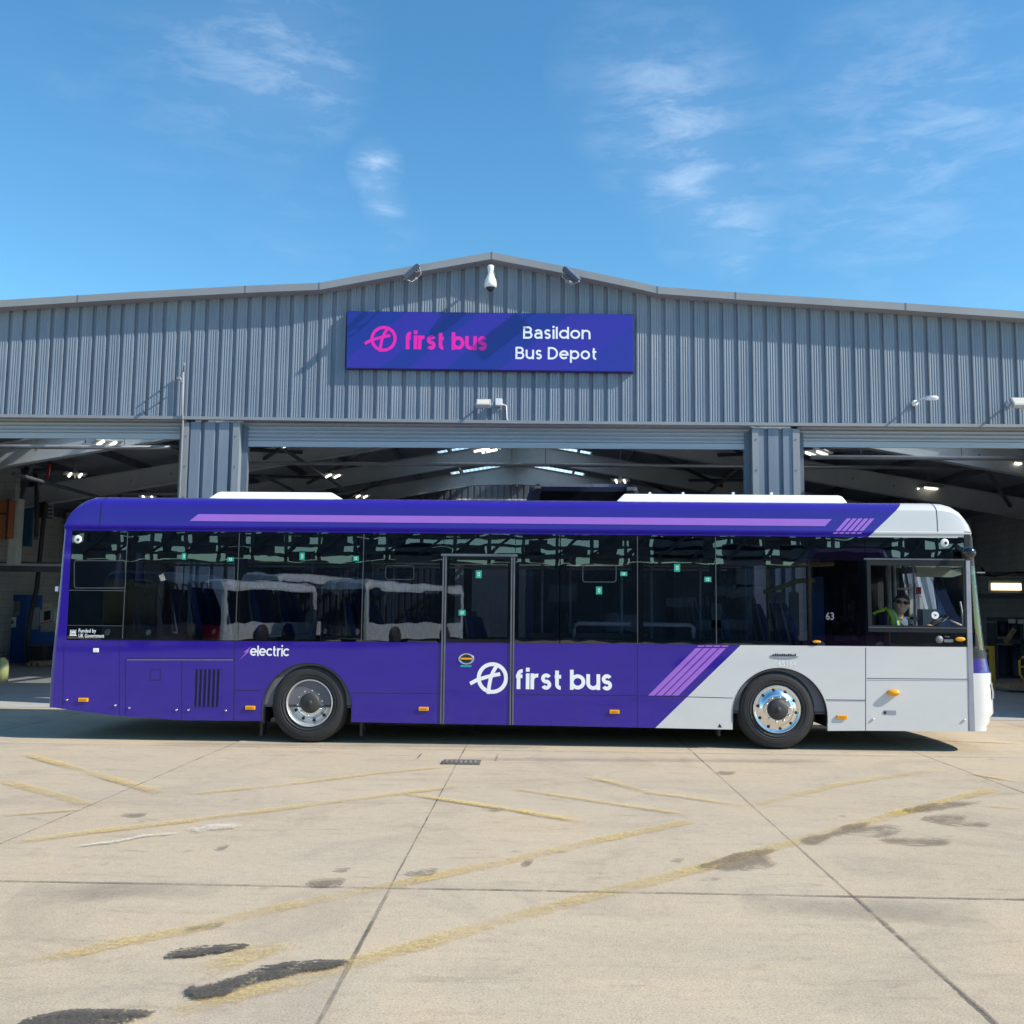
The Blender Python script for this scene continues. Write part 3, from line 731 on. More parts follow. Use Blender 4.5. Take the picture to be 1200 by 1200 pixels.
# ---- depot sign
M_sign = None
def signmat():
    m, t, b, o = nodes('sign_face'); c = t.nodes.new('ShaderNodeTexCoord'); s = t.nodes.new('ShaderNodeSeparateXYZ'); t.links.new(c.outputs['Object'], s.inputs[0])
    k = math_(t, 'SUBTRACT', s.outputs[0], math_(t, 'MULTIPLY', s.outputs[2], 1.25))
    f1 = math_(t, 'MULTIPLY', math_(t, 'GREATER_THAN', k, -.15), math_(t, 'LESS_THAN', k, .75)); f0 = math_(t, 'LESS_THAN', k, -1.95); f2 = math_(t, 'MULTIPLY', math_(t, 'GREATER_THAN', k, -1.2), math_(t, 'LESS_THAN', k, -.75)); f3 = math_(t, 'GREATER_THAN', k, 2.0)
    f = math_(t, 'MAXIMUM', math_(t, 'MAXIMUM', f1, f0), math_(t, 'MAXIMUM', f2, math_(t, 'MULTIPLY', f3, .5)))
    t.links.new(mixc(t, f, (.030, .014, .33), (.010, .02, .27)), b.inputs['Base Color']); sock(b, 'Roughness', .3); sock(b, 'Coat Weight', .5); MATS['sign_face'] = m; return m
sc_ = [P(407, 365, FY - .1), P(742, 369, FY - .1), P(742, 435.5, FY - .1), P(406, 431, FY - .1)]
sx0, sx1 = sc_[0].x, sc_[1].x; sz1 = (sc_[0].z + sc_[1].z) / 2; sz0 = (sc_[2].z + sc_[3].z) / 2
sign = empty('depot_sign', ((sx0 + sx1) / 2, FY - .05, (sz0 + sz1) / 2), 'wide purple depot name sign with pink and white lettering on the grey gable', 'sign')
b = MB(); b.poly([(p.x, p.z) for p in sc_], FY - .1, FY - .004); b.build('sign_panel', signmat(), sign, bevel=.004)
b = MB(); b.poly([(sc_[0].x - .012, sc_[0].z + .012), (sc_[1].x + .012, sc_[1].z + .012), (sc_[2].x + .012, sc_[2].z - .012), (sc_[3].x - .012, sc_[3].z - .012)], FY - .085, FY - .003)
b.build('sign_frame', mat('sign_frame', (.03, .02, .16), .5), sign)
M_pink = mat('pink_letters', (.86, .012, .42), .35, var=.02); M_let = mat('white_letters', (.86, .86, .88), .35, var=.02); M_lilac = mat('lilac_vinyl', (.34, .13, .60), .35, var=.03, coat=.5)
SY = FY - .103
def Q(x, y, Y): p = P(x, y, Y); return p.x, p.z
b = MB(); a = Q(473, 408.5, SY); c = Q(571, 408.5, SY); lettering(b, 'first bus', a[0], c[0], Q(520, 409.5, SY)[1], .235, SY, .255, .42, slope=-.012)
b.build('lettering', M_pink, sign, fixn=False); b = MB(); cc = Q(449.5, 397, SY); bus_logo(b, cc[0], cc[1], .215, SY, .052); b.build('emblem', M_pink, sign, fixn=False)
b = MB(); a = Q(613, 396, SY); c = Q(692, 396, SY); lettering(b, 'Basildon', a[0], c[0], Q(650, 397, SY)[1], .158, SY, .2, .37, slope=-.006)
b.build('lettering', M_let, sign, fixn=False); b = MB(); a = Q(604, 420, SY); c = Q(700, 420, SY); lettering(b, 'Bus Depot', a[0], c[0], Q(650, 421, SY)[1], .158, SY, .2, .4, slope=-.006); b.build('lettering', M_let, sign, fixn=False)

# ---- things fixed to the front
M_camw = mat('white_plastic', (.80, .80, .80), .35, var=.03); M_blk = mat('black_plastic', (.02, .02, .024), .4, var=.2)
M_lens = mat('lamp_lens', (.62, .57, .50), .25, var=.05); M_alu = mat('grey_cast_aluminium', (.42, .44, .47), .4, metal=.4, var=.1)
M_flood = mat('dark_floodlight', (.07, .10, .15), .4, metal=.3)
p = P(575, 313, FY - .3)
cctv = empty('dome_camera', (p.x, FY, p.z), 'white teardrop dome camera on a bracket under the ridge above the sign', 'camera')
b = MB(); X, Y, Z = p.x, FY - .3, p.z
b.lathe([(.001, .03), (.045, .025), (.055, 0), (.045, -.06), (.04, -.10), (.06, -.15), (.09, -.22), (.1, -.28), (.1, -.33), (.075, -.345)], (X, Y, Z), 'Z', 24)
b.build('housing', M_camw, cctv); b = MB(); b.ball((X, Y, Z - .345), .062, 16); b.build('lens_dome', M_blk, cctv)
b = MB(); b.tube([(X, FY + .02, Z - .02), (X, Y, Z - .02)], .025); b.lathe([(.001, 0), (.06, .0), (.06, .03), (.04, .05)], (X, FY - .03, Z - .02), 'Y', 16); b.build('bracket', M_camw, cctv)

def floodlight(name, p, w_, h_, label, tilt, yaw=0, out=.38, group='floodlights on the depot front'):
    """lamp on two arms; p = centre of lamp"""
    t = empty(name, (p.x, FY, p.z), label, 'floodlight', group)
    Mx = Matrix.Translation(p) @ Matrix.Rotation(yaw, 4, 'Z') @ Matrix.Rotation(tilt, 4, 'X')
    b = MB(); b.M = Mx; b.box((-w_ / 2, 0, -h_ / 2), (w_ / 2, .07, h_ / 2))
    for k in range(7): b.box((-w_ / 2 + .02 + k * (w_ - .06) / 6, .07, -h_ / 2 + .02), (-w_ / 2 + .035 + k * (w_ - .06) / 6, .1, h_ / 2 - .02))
    b.build('housing', M_alu, t, bevel=.008)
    b = MB(); b.M = Mx; b.box((-w_ / 2 + .022, -.006, -h_ / 2 + .022), (w_ / 2 - .022, .004, h_ / 2 - .022)); b.build('lens', M_lens, t)
    b = MB()
    e = [Mx @ Vector((-w_ / 2 - .02, .03, 0)), Mx @ Vector((w_ / 2 + .02, .03, 0)), Mx @ Vector((0, .09, 0))]
    mid = p + Vector((0, out * .5, .06))
    b.tube([e[0], Mx @ Vector((-w_ / 2 - .02, .1, 0)), mid + Vector((0, 0, 0)), Mx @ Vector((w_ / 2 + .02, .1, 0)), e[1]], .012, 6)
    b.tube([mid, (p.x + .02, FY + .02, p.z + .06)], .018, 6)
    b.lathe([(.001, 0), (.06, 0), (.06, .02)], (p.x + .02, FY - .02, p.z + .06), 'Y', 12)
    b.build('bracket', M_alu, t); return t
floodlight('floodlight', P(566.5, 471, FY - .32), .24, .145, 'small square floodlight on the drip trim below the depot sign', R(-35))
f2 = floodlight('floodlight', P(1199, 470, FY - .5), .34, .2, 'floodlight with pale lens at the right end of the depot front', R(-42), 0, .5)
def gable_flood(p, s, label):
    t = empty('floodlight', (p.x, FY, p.z), label, 'floodlight', 'floodlights on the depot front')
    Mx = Matrix.Translation(p + Vector((0, -.3, 0))) @ Matrix.Rotation(s * R(44), 4, 'Y') @ Matrix.Rotation(R(-66), 4, 'X') @ Matrix.Scale(.82, 4)
    b = MB(); b.M = Mx; b.box((-.19, 0, -.13), (.19, .075, .13))
    for k in range(7): b.box((-.17 + k * .052, .075, -.11), (-.157 + k * .052, .11, .11))
    b.build('housing', M_flood, t, bevel=.006); b = MB(); b.M = Mx; b.box((-.17, -.006, -.11), (.17, .004, .11)); b.build('lens', mat('dull_lens', (.10, .13, .18), .3), t)
    b = MB(); q = p + Vector((0, -.3, 0)); e0 = Mx @ Vector((-.2, .03, 0)); e1 = Mx @ Vector((.2, .03, 0))
    b.tube([e0, Mx @ Vector((-.12, .2, 0)), Mx @ Vector((.12, .2, 0)), e1], .012, 6); b.tube([Mx @ Vector((0, .2, 0)), (p.x, FY - .1, p.z - .05)], .02, 6)
    b.build('bracket', M_alu, t)
gable_flood(P(483, 324, FY - .16), -1, 'tilted floodlight clamped to the left slope of the gable edge')
gable_flood(P(671, 327, FY - .16), 1, 'tilted floodlight clamped to the right slope of the gable edge')
# sensor box beside the middle floodlight
p = P(584.5, 471, FY - .1); jb = empty('sensor_box', (p.x, FY, p.z), 'small white sensor box with a cable beside the floodlight under the sign', 'sensor')
b = MB(); b.cbox((p.x, FY - .06, p.z), (.11, .1, .11)); b.build('box', M_camw, jb, bevel=.006)
b = MB(); b.tube([(p.x + .05, FY - .05, p.z - .02), (p.x + .12, FY - .03, p.z - .05), (p.x + .13, FY - .02, p.z - .25), (p.x + .17, FY - .02, p.z - .32)], .009, 6); b.build('cable', M_camw, jb)
p = P(1092, 466.5, FY - .4); sc2 = empty('bullet_camera', (p.x, FY, p.z), 'small white bullet camera on an arm on the right of the fascia', 'camera')
b = MB(); b.M = Matrix.Translation(p); b.lathe([(.001, -.09), (.035, -.09), (.04, .06), (.03, .09), (.001, .09)], (0, 0, 0), 'X', 14); b.build('housing', M_camw, sc2)
b = MB(); b.tube([p + Vector((-.05, .02, 0)), p + Vector((-.1, .12, .02)), (p.x - .12, FY + .02, p.z)], .016, 6); b.lathe([(.001, 0), (.05, 0), (.05, .03)], (p.x - .12, FY - .03, p.z), 'Y', 12); b.build('arm', M_camw, sc2)
p0 = P(214, 484, FY - .04); p1 = P(215, 436, FY - .04)
cn = empty('conduit', (p0.x, FY, p0.z), 'thin grey conduit with a short angled arm rising beside the left column', 'conduit')
b = MB(); b.tube([(p0.x - .01, FY + .0, 1.2), (p0.x, FY - .015, p0.z - .1), (p0.x, FY - .06, p0.z), (p1.x, FY - .06, p1.z)], .018, 6); b.build('pipe', M_trim, cn)
b = MB(); q = P(207, 447, FY - .3); b.tube([(p1.x, FY - .05, p1.z), P(216, 426, FY - .25)], .014, 6); b.tube([(p1.x, FY - .05, p1.z - .2), (p1.x - .0, FY - .2, p1.z - .16)], .012, 6); b.cbox((p1.x, FY - .22, p1.z - .15), (.05, .08, .04)); build_each(b, 'arm', M_trim, cn)

# ---- ceiling lights
M_tube = mat('lit_tube', (.9, .85, .7), .4, emit=(1, .92, .74), es=1.6)
LP = [(125, 520, 5.0, 'nearest ceiling light in the left bay, high beside the left column'), (88, 557, 4.9, 'ceiling light further back in the left bay'), (173, 583, 4.9, 'ceiling light just above the purple roof at the left'),
      (331, 521, 5.15, 'ceiling light near the left column in the middle bay'), (390, 558, 5.3, 'ceiling light above the first white roof pod'), (424, 582, 5.3, 'ceiling light far back just clearing the bus roof right of the first pod'), (569, 528, 5.5, 'ceiling light hanging before the pale ridge beam'),
      (753, 521, 5.4, 'ceiling light under the shutter right of the ridge beam'), (727, 564, 5.4, 'ceiling light above the dark bus roof in the garage'), (957, 532, 5.0, 'ceiling light beside the right column'),
      (1088, 573, 4.9, 'ceiling light far back in the right bay'), (1194, 545, 4.8, 'ceiling light at the right edge by the block wall')]
proto = None
for i, (x, y, z, lab) in enumerate(LP):
    d = ray(x, y); t = (z - EYE) / d.z; p = Vector((0, 0, EYE)) + d * t
    if p.y > 34: p = P(x, y, 34)
    if proto is None:
        proto = empty('ceiling_light', (0, 0, 0), 'x', 'ceiling light', 'twin tube lights under the garage roof')
        b = MB(); b.box((-.26, -.28, .02), (.26, .28, .05)); b.cbox((0, 0, .1), (.1, .1, .12)); b.build('tray', M_steel, proto)
        for s in (-1, 1):
            b = MB(); b.tube([(s * .12, -.28, 0), (s * .12, .28, 0)], .032, 8); b.build('tube', M_tube, proto)
        b = MB(); b.tube([(0, 0, .12), (0, 0, .9)], .008, 5); b.tube([(0, 0, 0), (0, 0, -.08)], .02, 6); b.build('hanger', M_steel, proto)
        o = proto
    else: o = copy_tree(proto)
    o.location = p; o['label'] = lab; o.rotation_euler = (0, 0, R([35, 30, 20, 35, 25, 20, 40, -8, -8, -35, -60, -60][i]))

# ================================================================== THINGS INSIDE THE DEPOT
M_blue = mat('blue_sheet_steel', (.015, .10, .34), .45, var=.12); M_teal = mat('teal_panel', (.02, .11, .2), .5, var=.15)
M_org = mat('orange_board', (.42, .13, .05), .7, var=.15); M_cream = mat('cream_panel', (.55, .52, .46), .6); M_wood = mat('pallet_wood', (.42, .29, .17), .8, var=.25)
M_yelp = mat('yellow_rail_paint', (.62, .42, .05), .5, var=.12); M_red = mat('red_plastic', (.55, .02, .03), .4)
def fr(x, y, Y): return P(x, y, Y)
def pbox(b, x0, y0, x1, y1, Y, dep, M=None):
    a = P(x0, y1, Y); c = P(x1, y0, Y); b.box((a.x, Y, a.z), (c.x, Y + dep, c.z), M); return b
# blue cabinet / booth
Yc = 28.0
bt = empty('blue_booth', (P(15, 780, Yc).x, Yc, 0), 'tall blue steel booth with a small window and notice by the left garage wall', 'booth')
b = MB(); a = P(-22, 700, Yc); c = P(31.5, 697, Yc); w0 = P(3, 722, Yc); w1 = P(24, 704, Yc)
b.box((a.x, Yc, 0), (w0.x, Yc + .9, c.z)); b.box((w1.x, Yc, 0), (c.x, Yc + .9, c.z)); b.box((w0.x, Yc, 0), (w1.x, Yc + .9, w0.z)); b.box((w0.x, Yc, w1.z), (w1.x, Yc + .9, c.z))
b.build('casing', M_blue, bt)
b = MB(); b.box((w0.x, Yc + .05, w0.z), (w1.x, Yc + .06, w1.z)); b.build('window_pane', mat('grimy_glass', (.25, .27, .22), .2, var=.4), bt)
b = MB(); pbox(b, 3, 723, 19, 735, Yc - .02, .015); b.mi = 1; pbox(b, 6, 727, 16, 731, Yc - .024, .003); b.build('notice', [M_camw, M_org], bt)
# test bench with tilted screen
tb = empty('control_bench', (P(50, 780, 27).x, 27, 0), 'blue workshop bench carrying a tilted pale console behind the bus tail', 'bench')
b = MB(); pbox(b, 30, 738, 34, 781, 27, .5); pbox(b, 34, 741, 70, 776, 27.2, .9); b.build('bench_body', M_blue, tb)
b = MB(); b.M = Matrix.Translation(P(55, 722, 26.9)) @ Matrix.Rotation(R(-12), 4, 'Y') @ Matrix.Rotation(R(-20), 4, 'X'); b.box((-.2, 0, -.22), (.2, .12, .22)); b.mi = 1; b.box((-.08, -.008, -.12), (.1, 0, .15)); b.mi = 2; b.box((-.18, -.01, -.2), (.18, .0, -.17)); b.build('console', [M_cream, M_blk, M_red], tb)
b = MB(); pbox(b, 50, 707, 60, 712, 27.1, .1); b.build('label_plate', M_cream, tb)
pl = empty('wooden_pallet', (P(40, 782, 26.6).x, 26.6, 0), 'small wooden pallet on the garage floor under a black bin', 'pallet')
a = P(31, 782, 26.6); c = P(49, 773, 26.6)
b = MB(); b.box((a.x, 26.6, .12), (c.x, 27.4, .15)); b.build('deck', M_wood, pl); b = MB()
for k in range(3): xx = a.x + (c.x - a.x - .1) * k / 2; b.box((xx, 26.6, .02), (xx + .1, 27.4, .12))
build_each(b, 'block', M_wood, pl)
bn = empty('black_bin', ((a.x + c.x) / 2, 26.9, .15), 'black lidded bin standing on the wooden pallet', 'bin'); hb = P(40, 757, 26.7).z
b = MB(); b.loft([[(a.x + .03, 26.7, .15), (c.x - .03, 26.7, .15), (c.x - .03, 27.3, .15), (a.x + .03, 27.3, .15)], [(a.x, 26.65, hb), (c.x, 26.65, hb), (c.x, 27.35, hb), (a.x, 27.35, hb)]]); b.build('tub', M_blk, bn, bevel=.02)
b = MB(); b.box((a.x - .02, 26.63, hb), (c.x + .02, 27.37, hb + .04)); b.build('lid', M_steeld, bn, bevel=.01)
ex = P(1.5, 800, 20); ex = empty('spray_bottle', (P(1.5, 800, 21).x, 21, 0), 'pale yellow pressure sprayer standing at the left edge of the garage floor', 'sprayer'); xx = ex.location.x; zt = P(0, 757, 21).z - .1
b = MB(); b.lathe([(.001, .0), (.13, .0), (.13, .3), (.12, .42), (.06, .5), (.03, .52)], (xx, 21, 0), 'Z', 20); b.build('tank', mat('pale_yellow_tank', (.62, .62, .28), .4), ex)
b = MB(); b.tube([(xx, 21, .5), (xx, 21, .62)], .02); b.tube([(xx - .08, 21, .62), (xx + .08, 21, .64)], .015); b.build('handle', M_blk, ex)
# hoses and pole
hr = P(42, 560, 24)
hs_ = empty('hanging_hose', (hr.x, 24, hr.z), 'thick black extraction hose hanging from the roof in the left bay', 'hose')
b = MB(); b.smooth = True; b.tube([P(30, 549, 24), P(38, 551, 24), P(41.5, 556, 24), P(43, 566, 24), P(43.2, 590, 24), P(43, 615, 24), P(42.3, 629, 24)], .055, 10); b.build('hose', M_blk, hs_)
b = MB(); b.tube([P(42, 629, 24), P(42.2, 632, 24)], .05, 10); b.build('nozzle', M_steeld, hs_)
b = MB(); b.tube([P(25, 552, 24), P(75, 552, 24)], .07, 8); b.build('roof_rail', M_steeld, hs_)
rl = empty('red_lamp', P(57, 550, 23.5), 'red plastic pull handle hanging from the roof beside the hose', 'handle'); b = MB(); b.M = Matrix.Translation(P(57, 552, 23.5)) @ Matrix.Rotation(R(8), 4, 'Y'); b.box((-.03, -.03, -.17), (.03, .03, .17)); b.build('grip', M_red, rl, bevel=.01); b = MB(); b.tube([P(57.5, 545, 23.5), P(58, 530, 23.5)], .02, 6); b.build('cord', M_blk, rl)
pp = empty('leaning_pole', G(33, 756), 'black hose leaning down the left wall towards the blue bench', 'hose'); Yp = 25.5
pp.location = (P(34, 750, Yp).x, Yp, 0)
b = MB(); b.smooth = True; b.tube([P(52, 588, Yp), P(51, 610, Yp), P(47, 650, Yp), P(43, 690, Yp), P(37, 715, Yp), P(33, 740, Yp), P(32, 776, Yp)], .06, 8); b.build('hose', M_blk, pp)
b = MB(); b.cbox(P(50, 598, Yp), (.2, .2, .4)); b.build('coupling', M_blk, pp, bevel=.03)
nb = empty('wall_notice', P(58.5, 596, 27.5), 'tall narrow white notice high on the left garage wall', 'notice')
b = MB(); pbox(b, 53, 580, 63.5, 611, 27.5, .02); b.mi = 1
for k in range(6): pbox(b, 55, 584 + k * 4.4, 61.5, 585.6 + k * 4.4, 27.495, .004)
b.build('board', [M_cream, M_steeld], nb)
ob_ = empty('orange_cupboard', P(3, 600, 23), 'orange brown wall cupboard at the far left of the garage', 'cupboard')
b = MB(); pbox(b, -22, 586, 8, 630, 23, .4); b.build('carcass', M_org, ob_); b = MB(); pbox(b, -20, 601, 7, 603, 22.97, .03); pbox(b, 7, 584, 9, 632, 22.97, .05); b.build('edge', mat('dark_wood', (.06, .03, .02), .6), ob_)
# left partition, rails
pt = empty('left_partition', P(15, 640, 23.6), 'pale painted partition panels along the left side of the garage', 'partition')
b = MB(); pbox(b, -40, 548, 20, 655, 23.7, .2); b.build('panel', M_block, pt); b = MB(); pbox(b, 8, 584, 22, 661, 23.4, .28); b.build('post', M_cream, pt)
b = MB(); pbox(b, -40, 659, 90, 669, 24.5, .3); b.mi = 1; pbox(b, -40, 661, 90, 662.5, 24.48, .02); b.build('cable_tray', [M_steeld, M_cream], pt)
b = MB(); pbox(b, 23, 560, 40, 640, 26, .1); b.build('teal_screen', M_teal, pt)
# posters down on the wall at the left, right-hand workshop corner
for (x0, y0, x1, y1, c, lab, Yw) in ((4, 668, 12, 700, (.35, .34, .32), 'narrow grey panel on the left wall above the blue booth', 27.9), (37, 712, 46, 738, (.5, .5, .52), 'pale paper sheets pinned behind the console', 27.9)):
    o = empty('wall_sheet', P((x0 + x1) / 2, y1, Yw), lab, 'sheet'); b = MB(); pbox(b, x0, y0, x1, y1, Yw, .02); b.build('sheet', mat('sheet_' + str(x0), c, .7, var=.1), o)
Yr = 26.5
ll = empty('wall_light', P(1180, 687, Yr), 'long lit fluorescent strip light on the right garage wall', 'strip light')
b = MB(); pbox(b, 1163, 683.5, 1197, 691.5, Yr, .08); b.build('tube', mat('warm_tube', (.9, .8, .5), .4, emit=(1, .82, .48), es=1.6), ll, bevel=.01)
b = MB(); pbox(b, 1158, 680.5, 1203, 694.5, Yr + .085, .05); b.build('casing', M_steeld, ll)
tr = empty('cable_tray', P(1180, 672, Yr), 'dark cable tray with loose cables along the right garage wall', 'cable tray')
b = MB(); pbox(b, 1148, 671, 1260, 675, Yr, .2); pbox(b, 1148, 697, 1260, 701, Yr, .2); build_each(b, 'tray', M_steeld, tr)
b = MB(); b.tube([P(1150, 665, Yr), P(1156, 674, Yr - .1), P(1165, 676, Yr - .1), P(1190, 671, Yr - .1), P(1230, 670, Yr - .1)], .03, 6); b.tube([P(1112, 548, 30), P(1120, 559, 30), P(1128, 559, 30), P(1136, 548, 30)], .02, 6); build_each(b, 'cable', M_blk, tr)
tk = empty('tool_rack', (P(1185, 800, Yr + .3).x, Yr + .3, 0), 'dark rack of drums and tools against the right garage wall', 'rack')
b = MB(); pbox(b, 1166, 724, 1240, 728, Yr + .2, .5); pbox(b, 1166, 750, 1240, 754, Yr + .2, .5); a = P(1167, 800, Yr + .2)
for x in (1166, 1196, 1238): q = P(x, 730, Yr + .2); b.box((q.x, Yr + .2, 0), (q.x + .06, Yr + .7, q.z)); 
b.build('frame', M_steeld, tk)
b = MB()
for (x, y, r_) in ((1175, 737, .14), (1190, 735, .16), (1210, 737, .15)): q = P(x, y, Yr + .4); b.lathe([(.001, -.2), (r_, -.2), (r_, .2), (.001, .2)], (q.x, q.y, q.z), 'Z', 14)
for (x, r_) in ((1174, .22), (1192, .25), (1215, .25)): q = P(x, 770, Yr + .5); b.lathe([(r_, .05), (r_, .85), (.001, .86)], (q.x, q.y, 0), 'Z', 16)
build_each(b, 'drum', mat('dark_drum', (.02, .03, .07), .5), tk)
b = MB(); pbox(b, 1182, 725.5, 1190, 730.5, Yr + .17, .02); pbox(b, 1193, 726, 1202, 731, Yr + .17, .02); build_each(b, 'label_plate', M_camw, tk)
b = MB(); b.M = Matrix.Translation(P(1184, 745, Yr + .1)) @ Matrix.Rotation(R(35), 4, 'Y'); b.box((-.06, 0, -.22), (.06, .06, .22)); b.build('wooden_tool', M_wood, tk)
for x, lab in ((1163.5, 'yellow guard post just right of the bus nose'),):
    q = P(x, 805, 22.5); o = empty('guard_post', (q.x, 22.5, 0), lab, 'bollard'); zt = P(x, 757, 22.5).z
    b = MB(); b.box((q.x - .05, 22.45, 0), (q.x + .05, 22.55, zt)); b.box((q.x - .22, 22.46, zt - .08), (q.x - .05, 22.54, zt)); b.build('post', M_yelp, o, bevel=.01); b = MB(); b.box((q.x - .1, 22.4, 0), (q.x + .1, 22.6, .02)); b.build('base_plate', M_steeld, o)
q = P(1197, 806, 21.6); o = empty('yellow_trolley', (q.x, 21.6, 0), 'yellow tubular trolley frame at the right edge of the photo', 'trolley')
b = MB(); zt = P(1197, 770, 21.6).z
b.tube([(q.x + .3, 21.6, zt), (q.x + .05, 21.6, zt), (q.x - .02, 21.6, zt - .08), (q.x - .02, 21.6, .4), (q.x + .1, 21.6, .18), (q.x + .5, 21.6, .15)], .025, 8); b.tube([(q.x, 21.6, .55), (q.x + .5, 21.6, .55)], .02, 8); b.build('rail', M_yelp, o)
b = MB(); b.box((q.x - .3, 21.5, .1), (q.x + .5, 22.2, .16)); b.build('deck', M_wood, o)
# ---- dark double-deck bus parked inside
M_navy = mat('navy_paint', (.035, .05, .12), .3, var=.1, coat=.5); M_bgl = mat('dark_glass', (.008, .01, .014), .08, var=.2)
M_tyre = mat('tyre_rubber', (.022, .022, .024), .75, var=.25, scale=12)
DX, DY = P(684, 700, 20.5).x, 20.5
dd = empty('double_deck_bus', (DX, DY + 5, 0), 'dark navy double deck bus parked inside the garage behind the purple bus', 'bus')
zt = P(684, 566, 20.5).z; hw = (P(752, 580, 20.5).x - P(616, 580, 20.5).x) / 2
b = MB(); rows = []
def dring(y, k, top):
    return [(DX - hw * k, y, .3), (DX - hw * k, y, top - .32), (DX - hw * (k - .06), y, top - .1), (DX - hw * (k - .2), y, top), (DX + hw * (k - .2), y, top), (DX + hw * (k - .06), y, top - .1), (DX + hw * k, y, top - .32), (DX + hw * k, y, .3)]
b.loft([dring(DY, .93, zt - .08), dring(DY + .12, .99, zt), dring(DY + 10, .99, zt), dring(DY + 10.4, .92, zt - .2)]); b.build('body', M_navy, dd)
b = MB(); b.poly([(DX - hw * .82, zt - .62), (DX + hw * .82, zt - .62), (DX + hw * .74, zt - .18), (DX - hw * .74, zt - .18)], DY - .02, DY + .05); b.poly([(DX - hw * .86, 1.1), (DX + hw * .86, 1.1), (DX + hw * .86, 2.5), (DX - hw * .86, 2.5)], DY - .02, DY + .05); b.build('windscreen', M_bgl, dd)
b = MB(); b.cbox((DX - hw * .8, DY - .05, zt - .1), (.14, .08, .05)); b.cbox((DX + hw * .82, DY - .05, zt - .12), (.2, .08, .07)); build_each(b, 'marker_lamp', M_steel, dd)
for sx in (-1, 1):
    for yy in (DY + 2.2, DY + 7.8):
        b = MB(); b.lathe([(.001, 0), (.47, 0), (.5, .06), (.5, .24), (.47, .3), (.001, .3)], (DX + sx * (hw - .16) - .15, yy, .5), 'X', 24); b.build('wheel', M_tyre, dd)
    b = MB(); b.box((DX + sx * hw * .995 - .01, DY + .6, 1.2), (DX + sx * hw * .995 + .01, DY + 9.8, 2.1)); b.box((DX + sx * hw * .995 - .01, DY + .4, 2.7), (DX + sx * hw * .995 + .01, DY + 9.9, zt - .5)); b.build('side_glazing', M_bgl, dd)

# ================================================================== THE ELECTRIC BUS
SYD, FAR = 12.0, 14.5
BX = -.3
bus = empty('electric_bus', (BX, 13.25, 0), 'long single deck electric bus in purple and pale grey parked side-on across the yard', 'bus')
def q(x, y, Y=SYD): p = P(x, y, Y); return (p.x, p.z)
lw1, lw2 = q(867, 757), q(768, 853)
M_body = livery('body_livery', lw1[0] - BX, lw1[1], (lw1[0] - lw2[0]) / (lw1[1] - lw2[1]))
rw1, rw2 = q(1057, 590, 12.1), q(1019, 628)
M_roofl = livery('roof_livery', rw2[0] - BX, rw2[1], (rw1[0] - rw2[0]) / (rw1[1] - rw2[1]))
M_gap = mat('panel_gap', (.008, .007, .02), .6); M_bmask = mat('window_frit', (.005, .007, .014), .12, var=.1)
M_purp = mat('purple_paint', (.014, .006, .235), .3, var=.05, coat=.9); M_whp = mat('white_paint', (.62, .62, .61), .3, var=.03, coat=.8)
M_amber = mat('amber_reflector', (.85, .36, .01), .25, var=.06); M_chrome = mat('polished_alloy', (.80, .80, .80), .20, metal=1, var=.04, scale=12)
M_glass = glass('tinted_window', (.40, .45, .54), .15, FRK=2.3); M_cglass = glass('cab_window', (.94, .95, .95), .15, FRK=1.1)
M_alup = mat('satin_door_frame', (.16, .17, .2), .35, metal=.5); M_silver = mat('silver_pillar', (.33, .33, .38), .35, metal=.2)
ZB = q(600, 753.5)[1]                                                # window bottom
def archpts(cx, cz, r, zb, n=24):
    """left foot -> over the top -> right foot"""
    pts = [(cx - r, zb)] + [(cx + r * math.cos(PI - PI * i / n), cz + r * math.sin(PI - PI * i / n)) for i in range(n + 1)] + [(cx + r, zb)]
    return pts
WR, WF = q(363, 826, 12.05)[0], q(910, 836, 12.05)[0]
ar_c = (q(360, 828)[0], q(360, 830)[1]); af_c = (q(914, 838.5)[0], q(914, 838.5)[1])
bot = [q(62, 829), q(75, 831), q(140, 839), q(215, 844)] + archpts(ar_c[0], ar_c[1], .54, q(306, 844.7)[1]) + [q(600, 849.5), q(768, 853)] + archpts(af_c[0], af_c[1], .56, q(862, 855)[1]) + [q(1015, 856.3), q(1135, 857)]
out = bot + [q(1135, 758.3), q(1014, 757.3), (q(600, 750)[0], ZB), q(77.5, 750), q(84, 621.5), q(77.5, 621), q(75, 650), q(73, 680), q(69.5, 720), q(66, 760), q(63, 800)]
b = MB(); b.poly(out, SYD, SYD + .035); b.mi = 1
def seam(b, pts, wd=.007, pr_=.0012):
    for (x0, y0), (x1, y1) in zip(pts, pts[1:]):
        a, c = q(x0, y0), q(x1, y1); d = Vector((c[0] - a[0], c[1] - a[1])); n = Vector((-d.y, d.x)).normalized() * wd / 2
        b.poly([(a[0] - n.x, a[1] - n.y), (c[0] - n.x, c[1] - n.y), (c[0] + n.x, c[1] + n.y), (a[0] + n.x, a[1] + n.y)], SYD - pr_, SYD + .004)
for s_ in ([(75, 752), (73.5, 829)], [(147, 772.5), (147, 838)], [(140, 752), (140, 838)], [(213, 773), (213, 843)], [(275, 752), (274, 844)], [(149, 772), (273, 772)], [(275, 809), (306, 809)], [(413, 812), (519, 812.5)], [(603, 814), (746, 815)], [(748, 815), (859, 818)], [(747, 756), (747, 852)],
           [(968, 820), (1014, 820.5)], [(1014.5, 759), (1014.5, 856)], [(1016, 795), (1134, 796)], [(176, 785), (188, 785), (188, 797), (176, 797), (176, 785)]):
    seam(b, s_)
b.mi = 2
